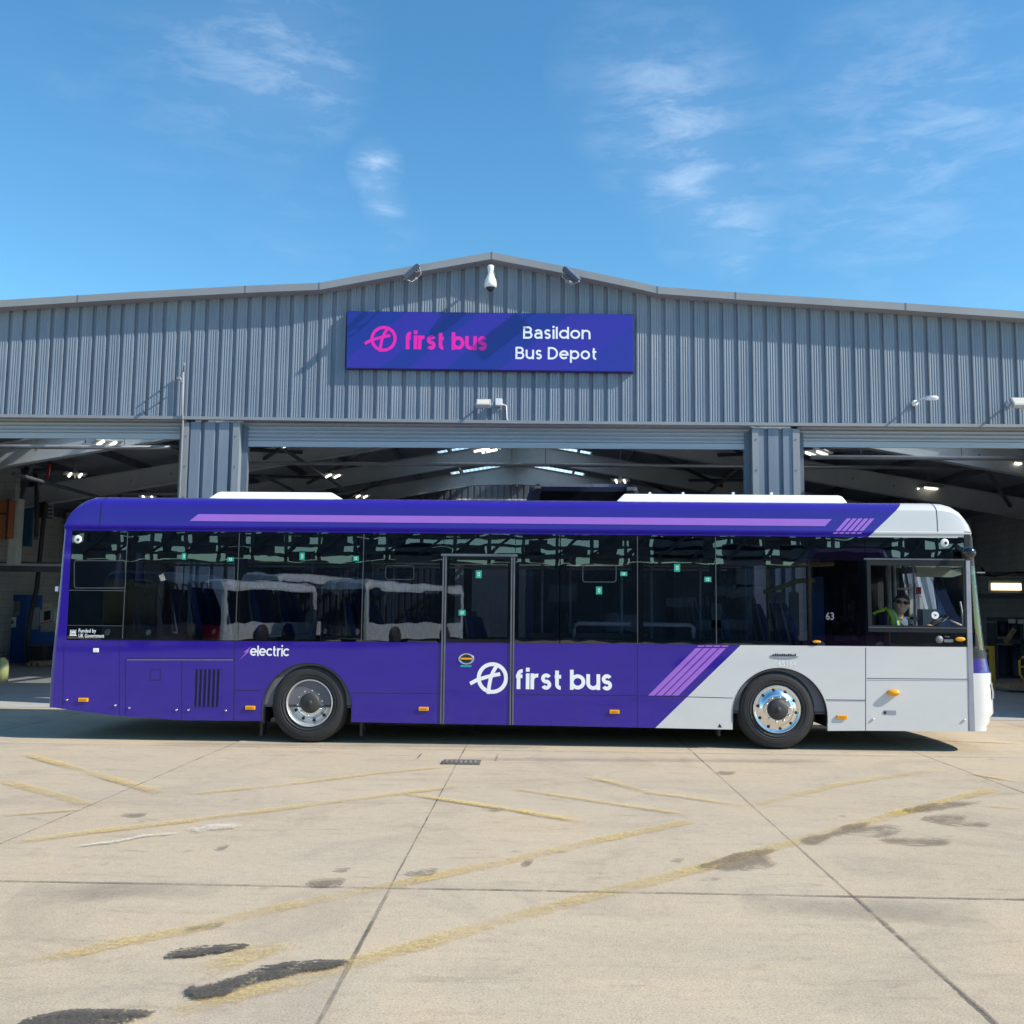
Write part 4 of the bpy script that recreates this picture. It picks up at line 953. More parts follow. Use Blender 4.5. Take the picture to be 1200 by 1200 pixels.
for s_ in ([(149, 773.3), (273, 773.3)], [(1016, 797.0), (1134, 797.8)], [(968, 821.2), (1014, 821.7)]): seam(b, s_, .006, .0016)
b.build('body_side', [M_body, M_gap, M_silver], bus)
# wheel-arch lip and liners
for (c_, r_, px) in ((ar_c, .54, 306), (af_c, .56, 862)):
    b = MB(); n = 28; zb = q(px, 846)[1]
    ring = [(c_[0] - r_, zb)] + [(c_[0] + r_ * math.cos(PI - PI * i / n), c_[1] + r_ * math.sin(PI - PI * i / n)) for i in range(n + 1)] + [(c_[0] + r_, zb)]
    b.grid([[(x, SYD - .003, z) for x, z in ring], [(x, SYD + .75, z) for x, z in ring]])
    inn = [(c_[0] + (x - c_[0]) * .985, c_[1] + (z - c_[1]) * .985 if z > c_[1] else z) for x, z in ring]
    b.grid([[(x, SYD - .006, z) for x, z in ring], [(x, SYD - .002, z) for x, z in inn], [(x, SYD + .1, z) for x, z in inn]])
    b.add([(c_[0] - r_, SYD + .75, .14), (c_[0] + r_, SYD + .75, .14), (c_[0] + r_, SYD + .75, c_[1] + r_), (c_[0] - r_, SYD + .75, c_[1] + r_)], [(0, 1, 2, 3)])
    b.build('wheel_arch', M_blk, bus, fixn=False)
# far side, floor, underbody
b = MB(); b.box((-5.75, FAR - .04, .3), (5.1, FAR, 1.2)); b.build('body_far_side', M_purp, bus)
b = MB(); b.box((-5.6, 12.75, .30), (5.0, 13.75, .42)); b.box((ar_c[0] + .6, 12.08, .30), (af_c[0] - .62, 14.42, .40)); b.box((-5.5, 12.08, .38), (ar_c[0] - .6, 14.42, .44)); b.box((af_c[0] + .58, 12.08, .265), (5.1, 14.42, .38))
b.box((-5.4, 12.5, .44), (ar_c[0] - .6, 14.2, .95))
b.tube([(WR, 12.4, .46), (WR, 14.1, .46)], .1); b.tube([(WF, 12.4, .44), (WF, 14.1, .44)], .08)
for x in (303, 421, 845): c = q(x, 858); b.box((c[0] - .015, 12.12, c[1] - .06), (c[0] + .015, 12.3, .3))
b.build('underbody', M_blk, bus)
M_bfloor = mat('bus_floor', (.10, .10, .11), .7); M_bceil = mat('bus_ceiling', (.55, .55, .53), .6)
b = MB(); b.box((-5.6, 12.06, .42), (5.0, 14.44, .44)); b.box((-5.55, 12.06, .44), (-3.1, 14.44, .78)); b.build('cabin_floor', M_bfloor, bus)
b = MB(); b.box((-5.6, 12.10, 2.44), (3.9, 14.40, 2.47)); b.mi = 1; b.box((-5.5, 12.10, 2.30), (4.0, 12.32, 2.435)); b.box((-5.5, 14.18, 2.30), (4.0, 14.40, 2.435)); b.build('cabin_ceiling', [M_bceil, mat('cove_panel', (.16, .17, .19), .6)], bus)
# inner side linings below the windows
b = MB(); b.box((-5.6, SYD + .05, .45), (5.0, SYD + .07, ZB)); b.box((-5.6, FAR - .08, .45), (5.0, FAR - .06, 1.2)); build_each(b, 'side_lining', mat('side_lining', (.12, .12, .14), .7), bus)

# black frit mask behind the glass
edges = [81, 149.5, 280.5, 426.5, 519.5, 603, 656.5, 747, 838.5, 1014]
YT, YBm = 622.5, 753.5
b = MB()
def mrect(b, x0, y0, x1, y1, ya=SYD + .012, yb=SYD + .03, ymid=None):
    a, c, d, e = q(x0, y0), q(x1, y0), q(x1, y1), q(x0, y1)
    b.poly([a, c, d, e], ya, yb)
zt_, zb_ = q(600, 624)[1], ZB
def bar(b, x0, x1, z0, z1, ya, yb): b.box((x0, ya, z0), (x1, yb, z1))
XA, XZ = q(80, 690)[0], q(1132, 700)[0]
z_hole_top = q(600, 652)[1]; z_hole_bot = q(600, 747)[1]
bar(b, XA, XZ, z_hole_top, 2.535, SYD + .014, SYD + .03); bar(b, XA, q(1016, 700)[0], zb_, z_hole_bot, SYD + .014, SYD + .03)
for i, e in enumerate(edges):
    wd = 4 if i == 0 else (7 if i not in (4, 5) else 5)
    bar(b, q(e - wd, 700)[0], q(e + wd, 700)[0], z_hole_bot, z_hole_top, SYD + .014, SYD + .03)
bar(b, XA, q(147, 700)[0], zb_, q(100, 691)[1], SYD + .0135, SYD + .031)
# cab surround
zc0, zc1 = q(1072, 733)[1], q(1072, 663)[1]; xc0, xc1 = q(1021, 700)[0], q(1129, 700)[0]
bar(b, q(1014, 700)[0], xc0, zb_, z_hole_top, SYD + .0145, SYD + .0305); bar(b, xc1, XZ, zb_, z_hole_top, SYD + .0145, SYD + .0305)
bar(b, xc0, xc1, zb_, zc0, SYD + .0145, SYD + .0305); bar(b, xc0, xc1, zc1, z_hole_top, SYD + .0145, SYD + .0305)
b.build('window_surround', M_bmask, bus)
# panes: one mesh each, bonded flush
def pane(x0, x1, y0, y1, name='window', mt=None, th=.006, xl=None, yy=SYD):
    z0, z1 = q((x0 + x1) / 2, y1)[1], q((x0 + x1) / 2, y0)[1]; g_ = .004
    X0, X1 = q(x0, 700)[0] + g_, q(x1, 700)[0] - g_
    pts = [(X0, z0 + g_), (X1, z0 + g_), (X1, z1 - g_), (X0, z1 - g_)] if xl is None else [(q(xl[1], y1)[0] + g_, z0 + g_), (X1, z0 + g_), (X1, z1 - g_), (q(xl[0], y0)[0] + g_, z1 - g_)]
    b = MB(); b.add([(p[0], yy + .004, p[1]) for p in pts], [(0, 1, 2, 3)])
    return b.build(name, mt or M_glass, bus, fixn=False)
zz0 = lambda x: 749.7 + (x - 150) * .0091
ytop = lambda x: 621.6 + (x - 86) * .0068
wins = [(84, 149.5), (149.5, 280.5), (280.5, 426.5), (426.5, 519.0), (603.5, 656.5), (656.5, 747), (747, 838.5), (838.5, 1014.5)]
WO = []
for i, (x0, x1) in enumerate(wins):
    xm = (x0 + x1) / 2
    WO.append(pane(x0, x1, ytop(xm), zz0(xm), xl=(84.5, 78) if i == 0 else None))
WO.append(pane(519, 603.5, ytop(560), 650))
cabtop = pane(1014.5, 1132, ytop(1070), 654); cablow = pane(1014.5, 1132, 654, 757.5, mt=M_cglass)
# far side glazing band
b = MB(); b.box((-5.5, FAR - .02, 2.3), (5.0, FAR, 2.55))
for k in range(8): x = -5.5 + k * 1.47; b.box((x, FAR - .02, 1.2), (x + .12, FAR, 2.3))
b.build('far_window_surround', M_bmask, bus)
b = MB(); b.add([(-5.5, FAR + .002, 1.2), (5.0, FAR + .002, 1.2), (5.0, FAR + .002, 2.55), (-5.5, FAR + .002, 2.55)], [(0, 1, 2, 3)]); b.build('window', glass('far_window', (.5, .53, .56)), bus, fixn=False)
# fine lines between panes
b = MB(); 
for e in edges[1:4] + edges[6:9] + [656.5]: 
    a = q(e, 623 + e * .005)[0]; b.box((a - .0045, SYD + .0025, ZB), (a + .0045, SYD + .008, 2.52))
build_each(b, 'window_seal', mat('seal_grey', (.07, .075, .085), .5), bus)
# rounded outline ribbons on three panes
def rrect(x0, y0, x1, y1, r=3, n=4):
    pts = []
    for (cx, cy, a0) in ((x1 - r, y0 + r, -90), (x1 - r, y1 - r, 0), (x0 + r, y1 - r, 90), (x0 + r, y0 + r, 180)):
        for k in range(n + 1): a = R(a0 + 90 * k / n); pts.append((cx + r * math.cos(a), cy + r * math.sin(a)))
    pts.append(pts[0]); return pts
for (x0, y0, x1, y1, hw_) in ((87, 657, 147, 689, .012), (452, 663, 485, 679, .007), (683, 662, 722, 682, .009)):
    b = MB(); ribbon(b, [q(*p) for p in rrect(x0, y0, x1, y1)], hw_, SYD + .001, lambda a, c: (a, c)); b.build('window_outline', mat('outline_trim', (.055, .06, .07), .4), bus, fixn=False)
# upper seam line
b = MB(); b.box((XA, SYD + .001, q(100, 691.8)[1] - .004), (q(147, 692)[0], SYD + .003, q(100, 691.8)[1] + .004)); b.box((q(79, 733)[0], SYD + .001, q(100, 733)[1] - .003), (q(144, 733)[0], SYD + .003, q(100, 733)[1] + .003)); b.build('rear_panel_seam', mat('seal_grey', (.2, .2, .2)), bus)

# door
b = MB(); dl, dr = q(520.5, 700)[0], q(600.8, 700)[0]; dz0, dz1 = q(560, 849)[1], q(560, 652)[1]
for x in (dl, dr):
    b.box((x - .024, SYD - .012, dz0), (x - .006, SYD + .03, dz1)); b.box((x + .006, SYD - .012, dz0), (x + .024, SYD + .03, dz1)); b.mi = 1; b.box((x - .006, SYD - .004, dz0), (x + .006, SYD + .03, dz1)); b.mi = 0
b.box((dl - .045, SYD - .018, dz1), (dr + .05, SYD + .03, dz1 + .028))
b.build('door_frame', [M_alup, M_gap], bus, bevel=.002)
dp = pane(524, 597.5, 656, 749.5, 'door_window')
b = MB(); z0_, z1_ = q(560, 750)[1], q(560, 655)[1]
b.box((dl + .03, SYD + .009, z1_), (dr - .03, SYD + .013, dz1)); b.box((dl + .03, SYD + .009, z0_), (dl + .06, SYD + .013, z1_)); b.box((dr - .06, SYD + .009, z0_), (dr - .03, SYD + .013, z1_)); b.build('door_window_border', M_bmask, dp)
c = q(546.5, 772); b = MB(); b.lathe([(.001, -.004), (.062, -.004), (.07, -.008), (.07, 0), (.06, .01)], (0, 0, 0), 'Y', 28)
b.v = [Vector((v.x * 1.35 + c[0], v.y + SYD, v.z * .95 + c[1])) for v in b.v]; hnd = b.build('door_handle', M_chrome, bus)
b = MB(); b.lathe([(.001, -.0095), (.052, -.0095)], (0, 0, 0), 'Y', 24); b.v = [Vector((v.x * 1.35 + c[0], v.y + SYD, v.z * .95 + c[1])) for v in b.v]; b.build('recess', M_blk, hnd)
b = MB(); b.cbox((c[0], SYD - .012, c[1]), (.13, .012, .022)); b.build('pull', M_amber, hnd, bevel=.004)
b = MB(); a = q(546, 780.5); b.cbox((a[0], SYD - .002, a[1]), (.13, .003, .024)); b.build('instruction_sticker', mat('teal_sticker', (.01, .35, .33), .4), bus)

# roof
NEAR = [(-.0, 2.535), (-.0, 2.575), (-.012, 2.58), (-.012, 2.60), (.004, 2.607), (.012, 2.76), (.022, 2.865), (.034, 2.878), (.06, 2.905), (.11, 2.94), (.19, 2.968), (.32, 2.985), (.55, 2.995), (.9, 3.0), (1.25, 3.0)]
full = NEAR + [(2.5 - y, z) for y, z in NEAR[-2::-1]]
def rstation(X, k, bul, w_, inset):
    row = []
    for y, z in full:
        if z > 2.607: zz = 2.607 + (z - 2.607) * k
        else: zz = z
        u = abs(y - 1.25) / 1.25; yy = 1.25 + (y - 1.25) * (1 - inset / 1.25)
        row.append((X + bul * w_ * (1 - min(1, u) ** 3.5), SYD + yy, zz))
    return row
st = []
for (x, k, w_, ins) in ((75.5, 0, 1, .006), (76.5, .17, .9, .004), (79, .38, .7, .003), (82, .6, .5, .002), (88, .78, .3, .001), (95, .91, .12, 0), (102, .98, .04, 0), (110, 1, 0, 0)): st.append(rstation(P(x, 617, SYD).x, k, -.06, w_, ins))
for X in [-5.2 + i * .5 for i in range(20)]: st.append(rstation(X, 1, 0, 0, 0))
for (x, k, w_, ins) in ((1096, 1, 0, 0), (1108, .98, .2, 0), (1117, .90, .42, .002), (1125, .72, .65, .005), (1130, .50, .82, .008), (1134, .28, .94, .010), (1136, .1, .99, .012), (1137, 0, 1, .013)): st.append(rstation(P(x, 622, SYD).x, k, .24, w_, ins))
b = MB(); b.smooth = True; b.grid(st); b.smooth = False
for rw in (st[0], st[-1]): b.add(rw, [list(range(len(rw)))])
ro = b.build('roof', M_roofl, bus)
ro.data.polygons.foreach_set('use_smooth', [p.normal.z > -.99 and abs(p.normal.x) < .9 for p in ro.data.polygons])
mo = ro.modifiers.new('split', 'EDGE_SPLIT'); mo.split_angle = R(28)
b = MB()
for x0, x1 in ((117, 117.8), (1098, 1098.8)):
    for (y0, z0), (y1, z1) in zip(NEAR[4:11], NEAR[5:12]):
        Xa, Xb = q(x0, 600)[0], q(x1, 600)[0]; b.add([(Xa, SYD + y0 - .002, z0 + .001), (Xb, SYD + y0 - .002, z0 + .001), (Xb, SYD + y1 - .002, z1 + .002), (Xa, SYD + y1 - .002, z1 + .002)], [(0, 1, 2, 3)])
build_each(b, 'roof_seam', M_gap, ro, fixn=False)
# lilac stripe bands on the cove
def yoff(z):
    for (y0, z0), (y1, z1) in zip(NEAR[4:], NEAR[5:]):
        if z0 <= z <= z1: return y0 + (y1 - y0) * (z - z0) / (z1 - z0)
    return 0
def band(pts, name='stripe', lift=.0025, parent=None):
    b = MB(); b.add([(p[0], SYD + yoff(p[1]) - lift, p[1]) for p in pts], [list(range(len(pts)))]); b.build(name, M_lilac, parent or ro, fixn=False)
za, zb2 = q(600, 605.3)[1], q(600, 613.5)[1]
pa, pb = q(232, 604)[0], q(222, 612)[0]; pc, pd = q(967, 615)[0], q(975, 608)[0]
for i in range(12):                                                   # follow the slight cove in short lengths
    u0, u1 = i / 12, (i + 1) / 12
    top = lambda u: (pa + (pd - pa) * u, za); bt_ = lambda u: (pb + (pc - pb) * u, zb2)
b = MB(); b.add([(pa, SYD + yoff(za) - .003, za), (pb, SYD + yoff(zb2) - .003, zb2), (pc, SYD + yoff(zb2) - .003, zb2), (pd, SYD + yoff(za) - .003, za)], [(0, 1, 2, 3)]); b.build('stripe', M_lilac, ro, fixn=False)
for k in range(5):
    x = 979 + k * 6.9; band([q(x, 622.3), q(x + 4.9, 622.3), q(x + 4.9 + 13.6, 607.5), q(x + 13.6, 607.5)])
    b = MB(); a, c, d, e = q(x - 3.5, 625.6), q(x + 1.8, 625.6), q(x + 3.4, 623.8), q(x - 1.7, 623.8); b.poly([a, c, d, e], SYD - .014, SYD - .0125); b.build('stripe', M_lilac, ro)
for k in range(4):
    x = 759.5 + k * 9.3; b = MB(); b.poly([q(x, 815), q(x + 7.6, 815), q(x + 7.6 + 55.8, 759.5), q(x + 55.8, 759.5)], SYD - .0016, SYD + .002)
    b.poly([q(x + 57.5, 758), q(x + 65.2, 758), q(x + 66.6, 756.3), q(x + 59, 756.3)], SYD - .0016, SYD + .002); b.build('stripe', M_lilac, bus)
# roof pods
def pod(xs0, xs1, xt0, xt1, ytop_, name):
    zt = P((xt0 + xt1) / 2, ytop_, 12.42).z; b = MB(); zb3 = 2.96
    X0, X1, T0, T1 = P(xs0, 583, 12.35).x, P(xs1, 585, 12.35).x, P(xt0, 578, 12.42).x, P(xt1, 580, 12.42).x
    def ring(xa_, xb_, z, ins): return [(xa_, 12.32 + ins, z), (xb_, 12.32 + ins, z), (xb_, 14.2 - ins, z), (xa_, 14.2 - ins, z)]
    b.loft([ring(X0, X1, zb3, 0), ring(X0 + (T0 - X0) * .8, X1 - (X1 - T1) * .75, zt - .025, .05), ring(T0, T1, zt, .12)])
    return b.build(name, mat('bright_white_pod', (.84, .84, .85), .4, var=.02), bus, bevel=.012)
pod(242, 403, 258, 388, 576.5, 'roof_pod'); pd2 = pod(720, 994, 732, 984, 579.5, 'roof_pod')
b = MB(); 
for x in (762, 801, 860, 905): c = P(x, 578.8, 12.45); b.cbox((c.x, 12.5, c.z + .01), (.03, .05, .03))
build_each(b, 'pod_fixing', M_camw, pd2)

# front face
XF1, XF0 = q(1137, 657), q(1142.5, 857)
def Xs_front(z): return XF0[0] + (XF1[0] - XF0[0]) * (z - XF0[1]) / (XF1[1] - XF0[1])
def fprof(z):
    if z < .32: return .34
    if z < .40: return .40
    if z < .75: return .46
    if z < .95: return .44
    if z < 1.0: return .41
    if z < 1.28: return .40 - (z - 1.0) * .25
    return max(.13, .33 - (z - 1.28) * .16)
def fx(u, B, p=2.6): return B * max(0, 1 - abs(u) ** p) ** (1 / p)
def frontpatch(z0, z1, mt, name, parent=bus, nz_=6, u0=-1., u1=1., lift=0, xadd=0.0):
    b = MB(); b.smooth = True; rows = []
    for i in range(nz_ + 1):
        z = z0 + (z1 - z0) * i / nz_; row = []
        for j in range(49):
            t = u0 + (u1 - u0) * j / 48; u = math.sin(t * PI / 2)
            row.append((Xs_front(z) + xadd + fx(u, fprof(z)) + lift, 13.25 + u * (1.25 - .004), z))
        rows.append(row)
    b.grid(rows); return b.build(name, mt, parent, fixn=False)
ZF0 = q(1142, 857)[1]
mask_ = frontpatch(ZF0, q(1142, 789)[1], M_whp, 'front_bumper', nz_=14); frontpatch(q(1142, 789)[1], q(1142, 772)[1], M_purp, 'front_band')
M_wsg = glass('windscreen', (.55, .6, .58), .1)
frontpatch(q(1142, 772)[1], q(1142, 762)[1], M_blk, 'windscreen_base', nz_=2)
frontpatch(q(1142, 762)[1], 2.2, M_wsg, 'windscreen', nz_=8); frontpatch(2.2, 2.56, M_blk, 'front_header', nz_=4)
# A-post strip beside the cab window, black corner behind it
b = MB(); b.poly([q(1131.5, 657), q(1136.5, 657), q(1142.8, 857), q(1135.6, 857)], SYD - .006, SYD + .03); b.build('front_corner_strip', M_silver, bus, bevel=.005)
b = MB(); b.poly([q(1130, 623), q(1137, 623), q(1137.5, 657), q(1140.5, 770), q(1133, 770)], SYD + .002, SYD + .04); b.build('front_pillar', M_blk, bus)
# headlamps
for s in (-1, 1):
    b = MB(); b.smooth = True; rows = []
    for z in (.62, .70, .76, .80):
        rows.append([(Xs_front(z) + fx(u, fprof(z)) + .014, 13.25 + s * abs(u) * 1.25, z) for u in (.92, .88, .83, .78, .72, .66)])
    b.grid(rows); b.build('headlamp', mat('headlamp_glass', (.5, .52, .55), .1, metal=.4), bus, fixn=False)
b = MB(); p = P(1156, 766, 12.35); b.tube([(p.x - .12, 12.25, p.z), (p.x, 12.35, p.z), (p.x + .05, 12.6, p.z), (p.x + .08, 13.2, p.z + .1)], .014, 6); b.build('wiper', M_blk, bus)
b = MB(); p = P(1149, 671, 12.25); b.cbox((p.x, 12.25, p.z), (.1, .03, .014)); b.build('windscreen_trim', M_silver, bus)
# camera mirror pod on its arm
c = P(1134, 648, SYD - .12); b = MB(); b.smooth = True; b.tube([(q(1122, 641)[0], SYD + .02, q(1122, 640)[1]), (c.x - .05, SYD - .05, c.z + .05), (c.x, SYD - .12, c.z + .02)], .028, 10); cm_ = b.build('camera_mirror_arm', M_blk, bus)
b = MB(); b.ball((c.x, SYD - .14, c.z), .075, 18, (1.15, 1.1, 1)); b.build('camera_head', mat('gloss_black', (.008, .009, .014), .1, coat=.6), cm_)
# rear face
b = MB(); b.smooth = True; rows = []
for (px, py) in ((62, 829), (63, 800), (66, 760), (69.5, 720), (73, 680), (75, 650), (77.5, 620.5)):
    X, Z = q(px, py); row = []
    for j in range(41):
        u = math.sin((-1 + 2 * j / 40) * PI / 2); row.append((X - (.09 - .05 * (Z - .35) / 2.2) * max(0, 1 - abs(u) ** 5) ** (1 / 5), 13.25 + u * 1.249, Z))
    rows.append(row)
b.grid(rows); b.build('rear_panel', M_purp, bus, fixn=False)
b = MB(); X, Z = q(63.5, 690); b.cbox((q(70, 672)[0] - .045, SYD + .05, q(66, 690)[1]), (.04, .03, .06)); b.build('rear_marker', M_camw, bus)

# wheels
def wheel(cx, cz, front, yo=12.03):
    w_ = empty('wheel', (cx - BX, yo - 13.25, cz)); w_.parent = bus
    n = 64; b = MB()
    b.lathe([(.278, .03), (.286, .004), (.30, -.004), (.33, -.012), (.37, -.016), (.405, -.012), (.436, .006), (.458, .03), (.474, .065), (.476, .14), (.474, .21), (.45, .25), (.36, .27), (.28, .26)], (cx, yo, cz), 'Y', n)
    t = b.build('tyre', M_tyre, w_, fixn=False)
    b = MB()                                                          # moulded rings and tread blocks
    for r_ in (.318, .348, .42): b.lathe([(r_ - .004, -.0125 if r_ < .4 else -.004), (r_, -.019 if r_ < .4 else -.009), (r_ + .004, -.0165 if r_ < .4 else -.002)], (cx, yo, cz), 'Y', n)
    b.build('sidewall_rib', mat('rubber_rib', (.035, .035, .037), .6), t, fixn=False)
    if not front:
        # rear: deep dish, centre flange set back inside
        b = MB(); b.lathe([(.282, .01), (.284, -.006), (.276, -.012), (.268, -.004), (.262, .02), (.252, .05), (.245, .10), (.225, .125), (.20, .13), (.185, .12), (.182, .085), (.176, .066), (.165, .054), (.145, .046), (.12, .046), (.10, .05)], (cx, yo, cz), 'Y', n)
        rim = b.build('rim', mat('satin_alloy', (.80, .80, .79), .34, metal=.85, var=.05), w_, fixn=False); yb, rb, rh, hy = .042, .150, .218, .118
    else:
        b = MB(); b.lathe([(.282, .01), (.284, -.006), (.276, -.012), (.268, -.006), (.258, .0), (.245, .004), (.225, .000), (.205, -.008), (.19, -.02), (.178, -.032), (.16, -.036), (.10, -.036)], (cx, yo, cz), 'Y', n)
        rim = b.build('rim', M_chrome, w_, fixn=False); yb, rb, rh, hy = -.04, .147, .226, -.004
    b = MB()
    for k in range(10):
        a = 2 * PI * (k + .25) / 10; x, z = cx + rb * math.cos(a), cz + rb * math.sin(a)
        b.lathe([(.001, -.024), (.009, -.024), (.012, -.016), (.0155, -.006), (.0165, .004)], (x, yo + yb, z), 'Y', 8)
    build_each(b, 'wheel_nut', M_chrome, rim, fixn=False)
    b = MB()
    for k in range(10):
        a = 2 * PI * (k + .75) / 10; x, z = cx + rh * math.cos(a), cz + rh * math.sin(a)
        b.lathe([(.001, -.0035), (.017, -.0035), (.019, -.001), (.019, .01)], (x, yo + hy, z), 'Y', 14)
    build_each(b, 'hand_hole', M_blk, rim, fixn=False)
    b = MB(); y0 = .03 if not front else -.05
    b.lathe([(.001, y0 - .03), (.075, y0 - .03), (.095, y0 - .02), (.118, y0 - .012), (.124, y0 + .004), (.124, y0 + .07)], (cx, yo, cz), 'Y', 40)
    b.mi = 0; b.lathe([(.001, y0 - .04), (.03, y0 - .04), (.036, y0 - .028)], (cx, yo, cz), 'Y', 20)
    b.build('hub_cap', mat('hub_rubber', (.03, .03, .032), .6), w_, fixn=False)
    return w_
wheel(WR, .474, False); wheel(WF, .474, True)
for X in (WR, WF):
    b = MB(); b.lathe([(.001, 0), (.474, .03), (.474, .28), (.001, .28)], (X, 14.15, .474), 'Y', 40); b.build('far_tyre', M_tyre, bus)
# mud flaps
b = MB(); c = q(307, 852); b.box((c[0] - .01, 12.08, .22), (c[0] + .012, 12.34, .45)); b.build('mud_flap', M_blk, bus)

# markers, fixings, vents, flaps
for (x, y, w_) in ((98, 820, 11), (293.5, 829.3, 11), (496.5, 830.6, 11), (720, 834, 11), (986.5, 840.2, 11)):
    c = q(x, y); b = MB(); b.cbox((c[0], SYD - .01, c[1]), (.118, .022, .046)); mk = b.build('side_marker', M_amber, bus, bevel=.005)
    b = MB(); b.cbox((c[0], SYD - .0225, c[1]), (.07, .002, .012)); b.build('marker_moulding', mat('amber_dark', (.6, .2, .01), .4), mk)
def indicator(x, y, w_, h_, out):
    c = q(x, y); b = MB(); b.smooth = True
    rows = [[(c[0] + w_ * s * math.cos(a), SYD - d, c[1] + h_ * s * math.sin(a)) for a in [2 * PI * k / 16 for k in range(16)]] for s, d in ((1, 0), (1, out * .6), (.8, out), (.05, out))]
    b.loft(rows); b.build('side_indicator', M_amber, bus)
indicator(1046.5, 811.5, .075, .036, .055); indicator(1125, 749, .06, .026, .02); indicator(957, 752, .05, .016, .02)
b = MB()
for (x, y) in ((79, 820), (135.5, 826.5), (152, 829.5), (207, 832), (221, 832), (265, 832.5), (1023, 843), (1130, 844)):
    c = q(x, y); b.lathe([(.001, -.016), (.011, -.016), (.014, -.01), (.014, 0)], (c[0], SYD, c[1]), 'Y', 12)
build_each(b, 'panel_lock', M_chrome, bus, fixn=False)
b = MB()
for k in range(6):
    a, c = q(229.5 + k * 5.1, 784), q(229.5 + k * 5.1, 828)
    b.mi = 0; b.box((a[0], SYD - .0015, c[1]), (a[0] + .028, SYD + .002, a[1])); b.mi = 1; b.box((a[0] + .03, SYD - .010, c[1]), (a[0] + .046, SYD + .002, a[1]))
b.build('vent_louvres', [M_gap, M_purp], bus)
c = q(112.5, 762); b = MB(); b.cbox((c[0], SYD - .004, c[1]), (.07, .01, .05)); b.build('charge_flap', M_camw, bus, bevel=.006)
c = q(1043, 835); b = MB(); b.cbox((c[0], SYD - .001, c[1]), (.14, .004, .05)); b.mi = 1; b.cbox((q(1037, 835)[0], SYD - .0045, c[1]), (.03, .004, .03)); b.build('fuse_flap', [M_silver, M_blk], bus)
c = q(843.5, 850.5); b = MB(); b.poly([(c[0] - .025, c[1] - .02), (c[0] + .025, c[1] - .02), (c[0], c[1] + .025)], SYD - .0015, SYD); b.build('jacking_mark', M_gap, bus)
for (x, y) in ((91, 632), (1107, 636)):
    c = q(x, y); b = MB(); b.lathe([(.001, -.012), (.03, -.012), (.047, -.008), (.05, .0)], (c[0], SYD + .003, c[1]), 'Y', 24); cw = b.build('side_camera', M_camw, bus, fixn=False)
    b = MB(); b.ball((c[0] + .012, SYD - .01, c[1] - .004), .018, 12); b.build('lens', M_blk, cw)

# ---- writing on the bus
b = MB(); lettering(b, 'first bus', q(602.5, 800)[0], q(718, 800)[0], q(660, 808.3)[1], .188, SYD - .0022, .235, .36); b.build('lettering', M_let, bus, fixn=False); b = MB(); c = q(577, 794.5); bus_logo(b, c[0], c[1], .187, SYD - .0022, .046); b.build('emblem', M_let, bus, fixn=False)
b = MB(); lettering(b, 'electric', q(293, 765)[0], q(338.5, 765)[0], q(315, 769)[1], .098, SYD - .0022, .19, .30); b.build('lettering', M_let, bus, fixn=False)
b = MB(); b.poly([q(280.5, 773.5), q(289, 764), q(285, 765), q(294, 757.5), q(290.5, 763.5), q(293, 762.5)], SYD - .0018, SYD - .0002); b.build('spark_emblem', M_lilac, bus)
b = MB(); textmesh(b, 'Funded by', q(92, 740)[0], q(112.5, 740)[0], q(100, 741.2)[1], .045, SYD + .0015); textmesh(b, 'UK Government', q(92, 746)[0], q(122, 746)[0], q(100, 747)[1], .045, SYD + .0015)
c = q(85.5, 741.5)
for k in range(5): b.box((c[0] - .036 + k * .016, SYD + .001, c[1] - .03), (c[0] - .028 + k * .016, SYD + .0014, c[1] + .02 + (.01 if k % 2 else .018)))
b.box((c[0] - .042, SYD + .0006, c[1] - .036), (c[0] + .046, SYD + .0009, c[1] - .026)); b.box((c[0] - .02, SYD + .0006, c[1] + .0), (c[0] + .024, SYD + .0009, c[1] + .014)); b.build('funding_notice', M_let, bus, fixn=False)
b = MB(); textmesh(b, '65164', q(912, 778)[0], q(933, 778)[0], q(920, 780.5)[1], .06, SYD - .002); b.build('fleet_number', mat('pale_number', (.82, .80, .88), .4), bus, fixn=False)
b = MB(); textmesh(b, '63', q(968, 725)[0], q(977.5, 725)[0], q(970, 726.2)[1], .085, SYD + .0015); b.build('route_number', mat('faded_number', (.20, .20, .25), .5), bus, fixn=False)
c = q(919, 769); b = MB(); b.loft([[(c[0] + .17 * s * math.cos(a) * 1.0, SYD - d, c[1] + .028 * s * math.sin(a)) for a in [2 * PI * k / 24 for k in range(24)]] for s, d in ((1, 0), (1, .005), (.9, .008))])
b.mi = 1
for k in range(11): x = c[0] - .13 + k * .026; b.box((x - .009, SYD - .012, c[1] + .004), (x + .007, SYD - .009, c[1] + (.03 if k % 3 else .022)))
b.build('maker_badge', [M_silver, M_blk], bus)
# exit stickers
M_exit = mat('green_exit_sticker', (.01, .34, .24), .4, var=.05)
for (x, y, w_, h_) in ((215.5, 652, 5, 8), (270, 655.5, 8, 5), (354, 652, 6, 9), (417, 654.5, 7, 6), (561, 673, 7, 9), (541.5, 718, 8, 6.5), (702, 692, 7, 9), (731, 672.5, 8, 5), (793.5, 665.5, 7, 9), (829.5, 679, 8, 6)):
    c = q(x, y); b = MB(); b.cbox((c[0], SYD + .0025, c[1]), (w_ * .0104, .0015, h_ * .0104)); s_ = b.build('exit_sticker', M_exit, bus)
    b = MB(); b.cbox((c[0], SYD + .001, c[1]), (w_ * .004, .0006, h_ * .005)); b.mi = 1; b.cbox((c[0], SYD + .0005, c[1]), (w_ * .0022, .0004, h_ * .0032)); b.build('pictogram', [M_camw, M_exit], s_)
